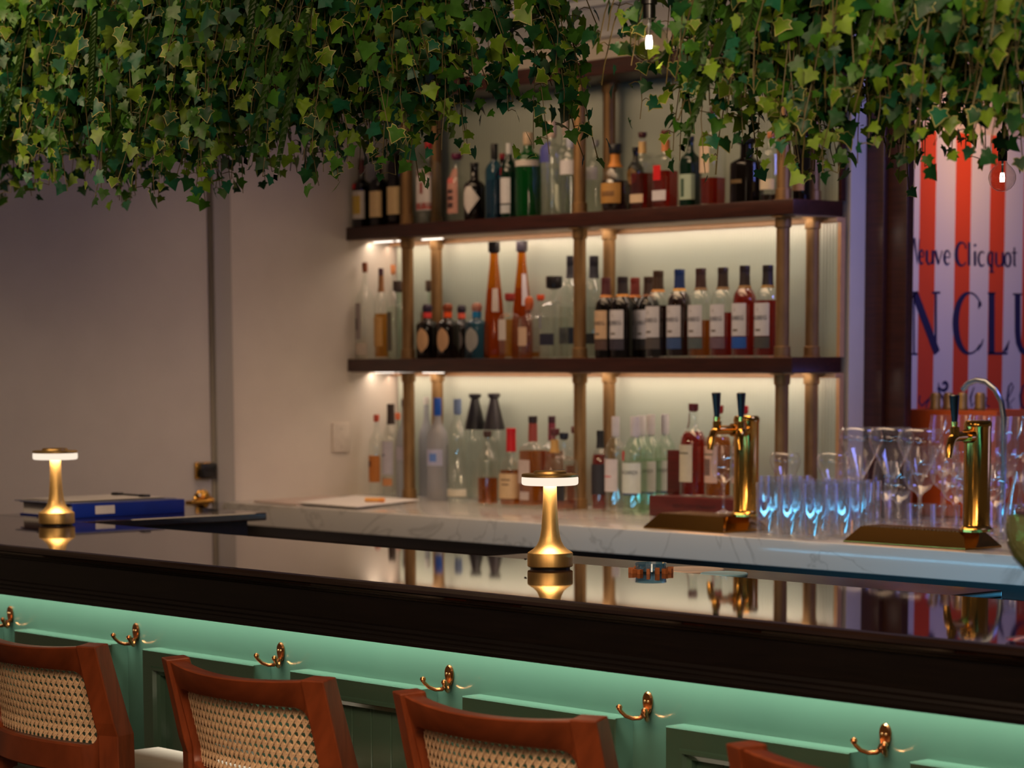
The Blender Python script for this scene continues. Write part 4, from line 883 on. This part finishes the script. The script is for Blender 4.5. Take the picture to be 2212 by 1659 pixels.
# big serif letters N C L U
ribbon(g, [(128, 735), (395, 1450)], 62, S1); ribbon(g, [(379, 728), (379, 1455)], 24, S1, .0016); ribbon(g, [(335, 731), (432, 731)], 14, S1); ribbon(g, [(60, 731), (165, 731)], 14, S1); ribbon(g, [(118, 735), (118, 1466)], 16, S1); ribbon(g, [(80, 1464), (160, 1464)], 12, S1)
a_ = arc(785, 1095, 168, 362, -35, -360 + 45, 40); ribbon(g, a_, [12 + 52 * max(0, -math.cos(R(-35 + (-315 + 35 + 0) * i / 40 * 1.0)))  for i in range(41)], S1)
ribbon(g, [(905, 840), (905, 870), (888, 925)], [30, 34, 8], S1); ribbon(g, [(945, 1285), (925, 1350), (880, 1420)], [8, 18, 14], S1)
ribbon(g, [(1047, 735), (1047, 1458)], 62, S1); ribbon(g, [(1000, 738), (1092, 738)], 12, S1); ribbon(g, [(1000, 1456), (1235, 1456)], 16, S1); ribbon(g, [(1180, 1440), (1225, 1400), (1258, 1300)], [8, 34, 6], S1)
ribbon(g, [(1300, 750), (1410, 750)], 12, S1); U_ = [(1357, 750), (1357, 1200), (1368, 1320), (1400, 1410), (1450, 1450), (1510, 1450), (1560, 1400), (1585, 1300), (1590, 760)]; ribbon(g, U_, [60, 60, 56, 48, 34, 20, 18, 18, 18], S1)
g.build('title_lettering', 'navy', sg, smooth=0); g = MB()
# smaller two-word line
st_, th_ = 24, 11
def low_c(x, yb, w, h, b): ribbon(b, arc(x + w / 2, yb - h / 2, w / 2, h / 2, -50, -310, 16), [th_ + (st_ - th_) * max(0, -math.cos(R(-50 - 260 * i / 16))) for i in range(17)], S1)
def low_e(x, yb, w, h, b): low_c(x, yb, w, h, b); ribbon(b, [(x + 6, yb - h * .52), (x + w - 4, yb - h * .52), (x + w - 4, yb - h * .72), (x + w * .75, yb - h * .93)], [8, 8, 14, 10], S1)
def low_o(x, yb, w, h, b): ribbon(b, arc(x + w / 2, yb - h / 2, w / 2, h / 2, 0, 360, 24), [th_ + (st_ - th_) * abs(math.cos(R(15 * i))) for i in range(25)], S1)
def low_u(x, yb, w, h, b): ribbon(b, [(x, yb - h), (x, yb - h * .25), (x + w * .25, yb), (x + w * .6, yb - h * .05), (x + w, yb - h * .3)], [st_, st_, th_, th_, th_], S1); ribbon(b, [(x + w, yb - h), (x + w, yb)], st_, S1)
ribbon(g, [(120, 80), (160, 385), (185, 90)], [26, 16, 10], S1)
low_e(182, 387, 55, 165, g); low_u(272, 390, 72, 165, g); ribbon(g, [(372, 228), (412, 390)], [26, 18], S1); ribbon(g, [(412, 390), (456, 230)], [10, 12], S1); low_e(482, 394, 70, 165, g)
ribbon(g, arc(690, 270, 66, 138, -45, -315, 20), [th_ + 26 * max(0, -math.cos(R(-45 - 270 * i / 20))) for i in range(21)], S1); ribbon(g, [(735, 160), (735, 205)], [10, 22], S1)
ribbon(g, [(778, 130), (778, 408)], st_ + 2, S1); ribbon(g, [(848, 235), (848, 410)], st_ + 2, S1); g2 = [(848, 150), (848, 178)]; ribbon(g, g2, 26, S1)
low_c(890, 412, 82, 170, g); low_c(1003, 414, 66, 170, g); ribbon(g, [(1056, 245), (1048, 485)], st_, S1); ribbon(g, [(1020, 484), (1075, 484)], 9, S1); low_u(1100, 418, 80, 170, g); low_o(1205, 420, 68, 165, g)
ribbon(g, [(1318, 190), (1318, 400), (1335, 418)], [16, 24, 12], S1); ribbon(g, [(1285, 255), (1350, 255)], 9, S1)
g.build('name_lettering', 'navy', sg, smooth=0); g = MB()
# script line
sp = [(590 + (95 - 4.2 * i) * math.cos(R(20 * i - 200)), 390 + (112 - 5 * i) * math.sin(R(20 * i - 200)) * -1) for i in range(20)][::-1]
ribbon(g, sp, wv(20, 10, 36), S4); ribbon(g, [(490, 430), (520, 520), (580, 610), (590, 700), (560, 760)], [20, 20, 28, 26, 12], S4)
ribbon(g, [(200, 560), (180, 660), (230, 730), (320, 640), (370, 580), (310, 700), (300, 760)], 16, S4); ribbon(g, [(1080, 420), (1020, 600), (1040, 740), (1110, 640)], [14, 28, 20, 10], S4); ribbon(g, [(1240, 600), (1290, 600), (1270, 720), (1330, 740)], 16, S4)
ribbon(g, [(1590, 650), (1660, 560), (1720, 420), (1690, 355), (1645, 420), (1625, 600), (1635, 760), (1660, 830), (1690, 790), (1660, 690), (1740, 600)], [8, 12, 20, 14, 22, 30, 26, 12, 14, 10, 8], S4)
ribbon(g, [(1990, 420), (1930, 370), (1870, 420), (1835, 560), (1845, 700), (1890, 780), (1960, 740)], [10, 14, 26, 36, 32, 20, 10], S4)
g.build('script_lettering', 'navy', sg, smooth=0)

# ================================================================== globe bulbs
def bulb_parts(root, rr):
    k = rr / .04; pr = [(0.0, -.04), (.014, -.0375), (.026, -.0305), (.035, -.019), (.0395, -.005), (.0395, .006), (.035, .019), (.026, .0305), (.016, .039), (.0125, .047), (.0125, .052)]
    MB().lathe([(a * k, b_ * k) for a, b_ in pr], 36, cap0=False, cap1=False).build('globe', 'bulb', root)
    f = MB()
    for i in range(4):
        a = PI / 2 * i + .4; f.tube([(.005 * k * math.cos(a), .005 * k * math.sin(a), -.012 * k), (.006 * k * math.cos(a), .006 * k * math.sin(a), 0), (.004 * k * math.cos(a), .004 * k * math.sin(a), .014 * k)], .0018 * k, 8)
    f.build('filament', 'fil', root); MB().tube([(0, 0, .0), (0, 0, .05 * k)], .003 * k, 8).build('stem', 'steel', root)
    s = MB().lathe([(.013 * k, .048 * k), (.0135 * k, .06 * k), (.013 * k, .075 * k), (.017 * k, .077 * k), (.017 * k, .115 * k), (.008 * k, .125 * k), (.0, .126 * k)], 20); s.build('socket', 'black', root)
    c = MB().tube([(0, 0, .12 * k), (.01, .01, .3), (0, 0, CEIL - root.location.z)], .003, 8); c.build('cord', 'black', root)
d_ = ray(1402, 92); p = CO + d_ / d_[1] * 3.02
b1 = thing('globe_bulb', 'clear globe bulb glowing at the edge of the right ivy bunch', 'bulb', tuple(p), 0, 'hanging globe bulbs'); bulb_parts(b1, 42 * depth(p) / F)
d_ = ray(2165, 384); p2 = CO + d_ / d_[1] * 3.95
b2_ = thing('globe_bulb', 'small lit globe bulb hanging in front of the striped sign', 'bulb', tuple(p2), 0, 'hanging globe bulbs'); bulb_parts(b2_, 30 * depth(p2) / F)

# ================================================================== hanging ivy
LF = [(0, .03), (.18, -.10), (.44, -.10), (.40, .12), (.64, .28), (.38, .44), (.27, .62), (0, 1.0)]
OUT = LF + [(-x, y) for x, y in LF[::-1][1:-1]]
OUTA = np.array(OUT); NO = len(OUT)
def ivy(name, label, x0, x1, y0, y1, zbot, nv, seed, ztop=2.42, dark=.5, ferns=10, ls=1.0):
    rg = np.random.default_rng(seed); root = thing(name, label, 'ivy', ((x0 + x1) / 2, (y0 + y1) / 2, ztop)); O = np.array(root.location)
    MB().box((x0 + .12 - O[0], y0 + .08 - O[1], .0), (x1 - .12 - O[0], y1 - .08 - O[1], .07), 0, .01).build('planter', 'soil', root)
    rods = MB()
    for xx in (x0 + .3, x1 - .3): rods.tube([(xx - O[0], 0, .06), (xx - O[0], 0, CEIL - ztop)], .006, 8)
    rods.build('hanger', 'black', root)
    V, Fc, MI, VS, FS = [], [], [], [], []
    stems = MB()
    def leaf(p, nrm, down, size, kind, mg):
        n0 = len(V); nrm = nrm / np.linalg.norm(nrm); t = down - nrm * (down @ nrm); t /= np.linalg.norm(t) + 1e-9; s = np.cross(t, nrm)
        k1, k2 = rg.uniform(.1, .8), rg.uniform(-.15, .38)
        def put(x, y, dz=0): z = -k1 * x * x - k2 * y * y + .10 * abs(x) + dz; V.append(p + (s * x + t * y + nrm * z) * size)
        if mg:
            for x, y in OUT: put(x, y)
            for x, y in OUT: put(x * .89, .30 + (y - .30) * .89, .004)
            put(0, .3, -.02); c = n0 + 2 * NO
            for i in range(NO):
                j = (i + 1) % NO; Fc.append((n0 + i, n0 + j, n0 + NO + j, n0 + NO + i)); MI.append(4); Fc.append((n0 + NO + i, n0 + NO + j, c)); MI.append(kind)
        else:
            for x, y in OUT: put(x, y)
            put(0, .3, -.02); c = n0 + NO
            for i in range(NO): Fc.append((n0 + i, n0 + (i + 1) % NO, c)); MI.append(kind)
    for v in range(nv):
        f = rg.random(); x = x0 + (x1 - x0) * f; e = rg.random(); y = y0 + (y1 - y0) * e
        edge = max(abs(2 * e - 1), 0); endf = min(f, 1 - f)
        zb = zbot(x) + .03 + abs(rg.normal(0, .085)) * (1.0 if rg.random() < .8 else 1.8) + (.0 if rg.random() < .25 else .05)
        if rg.random() < .14: zb = zbot(x) + rg.uniform(-.025, .03)
        dirx = (rg.random() - .5) * .2 + (.08 if f > .94 else (-.08 if f < .04 else 0)); diry = (e - .5) * .22 + (rg.random() - .5) * .1
        L = ztop - zb; n = max(4, int(L / .030)); pts = []
        for i in range(n + 1):
            u = i / n; pts.append(np.array([x + dirx * u ** .6 + .012 * math.sin(9 * u + v), y + diry * u ** .6 + .012 * math.cos(8 * u + 2 * v), ztop - L * u]) - O)
        stems.tube(pts[::2] + [pts[-1]], .0011, 4, cap=False)
        hue = rg.random()
        for i in range(1, n + 1):
            u = i / n
            for q_ in range(2 if u < .93 else 1):
                if rg.random() < .12: continue
                a = rg.uniform(0, 2 * PI); sd = np.array([math.cos(a), math.sin(a), 0]); out = np.array([dirx * .6, (e - .5) * 1.6, 0]) + sd * .9 + np.array([.30, -.42, 0]) ; out = out + rg.normal(0, .42, 3); out[2] = rg.uniform(-.35, .95)
                size = ls * rg.uniform(.025, .052) * (1.12 - .40 * u) * (1.5 if (rg.random() < .10 and u < .8) else 1)
                p = pts[i] + sd * rg.uniform(.008, .038); dn = np.array([rg.normal(0, .6), rg.normal(0, .6), -1.0])
                r_ = rg.random(); tip = u > .8
                kind = (2 if r_ < .34 + .3 * tip else (1 if r_ < .78 else (3 if r_ < .88 else 0))) if rg.random() > dark else (0 if r_ < .42 else (3 if r_ < .62 else 1))
                leaf(p, out, dn, size, kind, rg.random() < (.26 if kind in (0, 2) else .10))
                if rg.random() < .3: stems.tube([pts[i], (pts[i] + p) / 2 + np.array([0, 0, .004]), p], .0009, 3, cap=False)
    me = bpy.data.meshes.new('foliage'); me.from_pydata([tuple(v) for v in V], [], Fc)
    for k in ('leaf0', 'leaf1', 'leaf2', 'leaf3', 'cream'): me.materials.append(MAT[k])
    me.polygons.foreach_set('material_index', MI); me.shade_smooth()
    fo = bpy.data.objects.new('foliage', me); COL.objects.link(fo); fo.parent = root
    stems.build('vines', 'stem', root)
    for k in range(ferns):
        fb_ = MB()
        f = rg.uniform(.06, .94); x = x0 + (x1 - x0) * f; y = y0 + (y1 - y0) * rg.uniform(0, .3) - .06; L = rg.uniform(.22, .36); ang = rg.uniform(-.35, .35); z0 = ztop - rg.uniform(.10, .30)
        prev = None
        for i in range(26):
            u = i / 25; c = np.array([x + math.sin(ang) * L * u, y - .05 - .06 * u, z0 - L * u * .95]) - O; w = .045 * math.sin(PI * min(1, .12 + u * .88)) ** .8 * (1.05 - .5 * u); h = L / 26 * .42
            for sx in (-1, 1):
                tip = c + np.array([sx * w * .85, -sx * w * .25 - .01, -w * .45]); fb_.add([c + np.array([0, 0, h]), c + np.array([0, 0, -h]), tip + np.array([0, 0, -h * .3]), (c + tip) / 2 + np.array([0, -.004, h * 1.2])], [(0, 1, 2, 3)])
        fb_.tube([np.array([x + math.sin(ang) * L * u, y - .05 - .06 * u, z0 - L * u * .95]) - O for u in (0, .25, .5, .75, 1)], .0012, 4); fb_.build('fern_frond', 'fern', root, smooth=0)
    return root
def zl(x): return float(np.interp(x, [-6.4, -5.64, -5.25, -4.84, -4.4, -4.1, -3.85, -3.66, -3.55], [1.95, 1.905, 1.885, 1.855, 1.86, 1.87, 1.885, 1.915, 2.04]))
def zr(x): return float(np.interp(x, [-3.42, -3.36, -3.28, -3.14, -2.98, -2.8, -2.69, -2.53, -1.9], [2.06, 1.98, 1.90, 1.84, 1.795, 1.80, 1.785, 1.80, 1.80]))
ivy('hanging_ivy', 'wide bunch of hanging ivy and fern over the left part of the bar', -6.35, -3.83, 3.12, 3.42, zl, 780, 3, ls=.88, dark=.5, ferns=16)
ivy('hanging_ivy', 'bunch of hanging ivy and fern over the right end of the bar', -3.17, -1.9, 3.12, 3.42, zr, 560, 5, ls=.76, dark=.38, ferns=14)

# ================================================================== light
def area(name, loc, direction, sx, sy, power, col, spread=180):
    l = bpy.data.lights.new(name, 'AREA'); l.shape = 'RECTANGLE'; l.size = sx; l.size_y = sy; l.energy = power; l.color = lin(col); l.spread = R(spread)
    o = bpy.data.objects.new(name, l); COL.objects.link(o); o.location = loc
    d = Vector(direction).normalized(); o.rotation_euler = d.to_track_quat('-Z', 'Y').to_euler()
    return o
def strip(name, x0, x1, y, z, direction, w, power, col, spread=180):
    """linear LED: long side along X"""
    l = bpy.data.lights.new(name, 'AREA'); l.shape = 'RECTANGLE'; l.size = x1 - x0; l.size_y = w; l.energy = power; l.color = lin(col); l.spread = R(spread)
    o = bpy.data.objects.new(name, l); COL.objects.link(o); d = Vector(direction).normalized(); zx = -d; xx = Vector((1, 0, 0)); yy = zx.cross(xx).normalized()
    o.matrix_world = Matrix.Translation(Vector(((x0 + x1) / 2, y, z))) @ Matrix((xx, yy, zx)).transposed().to_4x4(); return o
def point(name, loc, power, col, r=.03):
    l = bpy.data.lights.new(name, 'POINT'); l.energy = power; l.color = lin(col); l.shadow_soft_size = r; o = bpy.data.objects.new(name, l); COL.objects.link(o); o.location = loc; return o
WARM, NEU, COOL = (255, 214, 170), (255, 238, 222), (150, 190, 255)
strip('bar_led', BX0 + .1, BX1, 3.106, .985, (0, .12, -1), .008, 12.5, (250, 255, 242), 70)
for z, pw in ((ZU, 9), (ZM, 9)): strip('shelf_led', X0 + .005, X1 - .02, 5.497, z - .0475, (0, .30, -1), .01, pw * .215, (255, 230, 206))
for z in (ZU, ZM): strip('panel_led', X0 + .005, X1 - .02, 5.577, z - .059, (0, .25, -1), .006, .85, (255, 216, 190))
area('ceiling_aisle', (-5.2, 4.95, 2.56), (0, 0, -1), 2.6, .5, 12, WARM, 116); area('shelf_front_fill', (-5.4, 4.35, 2.5), (0, 1, -.30), 2.4, .25, 2.2, WARM, 70)  # second light is an added fill brightening the upper shelf, no fitting there
area('ceiling_room', (-2.4, .6, 2.55), (-.35, .55, -1), 2.5, 2.0, 15, (255, 220, 184))
area('chair_fill', (-2.6, 1.2, 2.5), (-.25, .42, -1), 1.8, .5, 17, (255, 206, 166), 110)  # unseen fill added above the chairs to brighten their backs
strip('bar_back_led', -4.1, -1.5, 4.265, .93, (0, 1, .06), .02, 4.0, (58, 160, 205), 140); strip('bar_back_led', -5.5, -3.7, 3.885, .965, (0, 1, .03), .015, 2.8, (84, 158, 195), 140); strip('ice_bin_teal_fill', -3.6, -1.6, 4.90, ZC - .075, (0, -1, -.25), .01, 2.2, (90, 200, 255), 100)  # last strip is an added teal fill to tint the ice bin
area('blue_bar_light', (-3.7, 5.6, 2.3), (-1, -.02, -.5), .5, .3, 2.8, (140, 150, 255), 120)
area('sign_wash', (-3.2, 6.6, 1.0), (-1, .0, .3), 1.2, .3, 3.6, (130, 138, 255))
point('bulb_glow', tuple(p), 1.2, WARM, .003); 
q = onx(2085, 400, XS); area('sign_warm_fill', (XS + .45, q[1] - .05, 2.5), (-.8, .05, -1), .12, .12, .9, (255, 190, 120), 80)  # added warm fill imitating the bulb's glow on the sign top
area('ivy_fill_left', (-5.3, 1.6, 2.5), (-.05, .9, -.16), .8, .4, 6.5, (255, 220, 175), 90)  # added warm fill to lift the left ivy bunch, source unseen
area('ivy_fill_right', (-.7, 1.3, 2.45), (-.72, .66, -.06), .8, .5, 8, (255, 226, 190), 80)  # added front fill aimed at the ivy, strongest on the right bunch
w = bpy.data.worlds.new('room_air'); SC.world = w; w.use_nodes = True; bg = w.node_tree.nodes['Background']; bg.inputs[0].default_value = (*lin((255, 226, 205)), 1); bg.inputs[1].default_value = .05

SC.view_settings.view_transform = 'Standard'; SC.view_settings.look = 'None'; SC.view_settings.gamma = 1; SC.view_settings.use_curve_mapping = False; SC.view_settings.exposure = 0
cy = SC.cycles; cy.use_denoising = True; cy.max_bounces = 7; cy.diffuse_bounces = 3; cy.glossy_bounces = 3; cy.transmission_bounces = 4; cy.transparent_max_bounces = 28; cy.caustics_reflective = False; cy.caustics_refractive = False; cy.sample_clamp_indirect = 6; cy.use_adaptive_sampling = True; cy.adaptive_threshold = .035
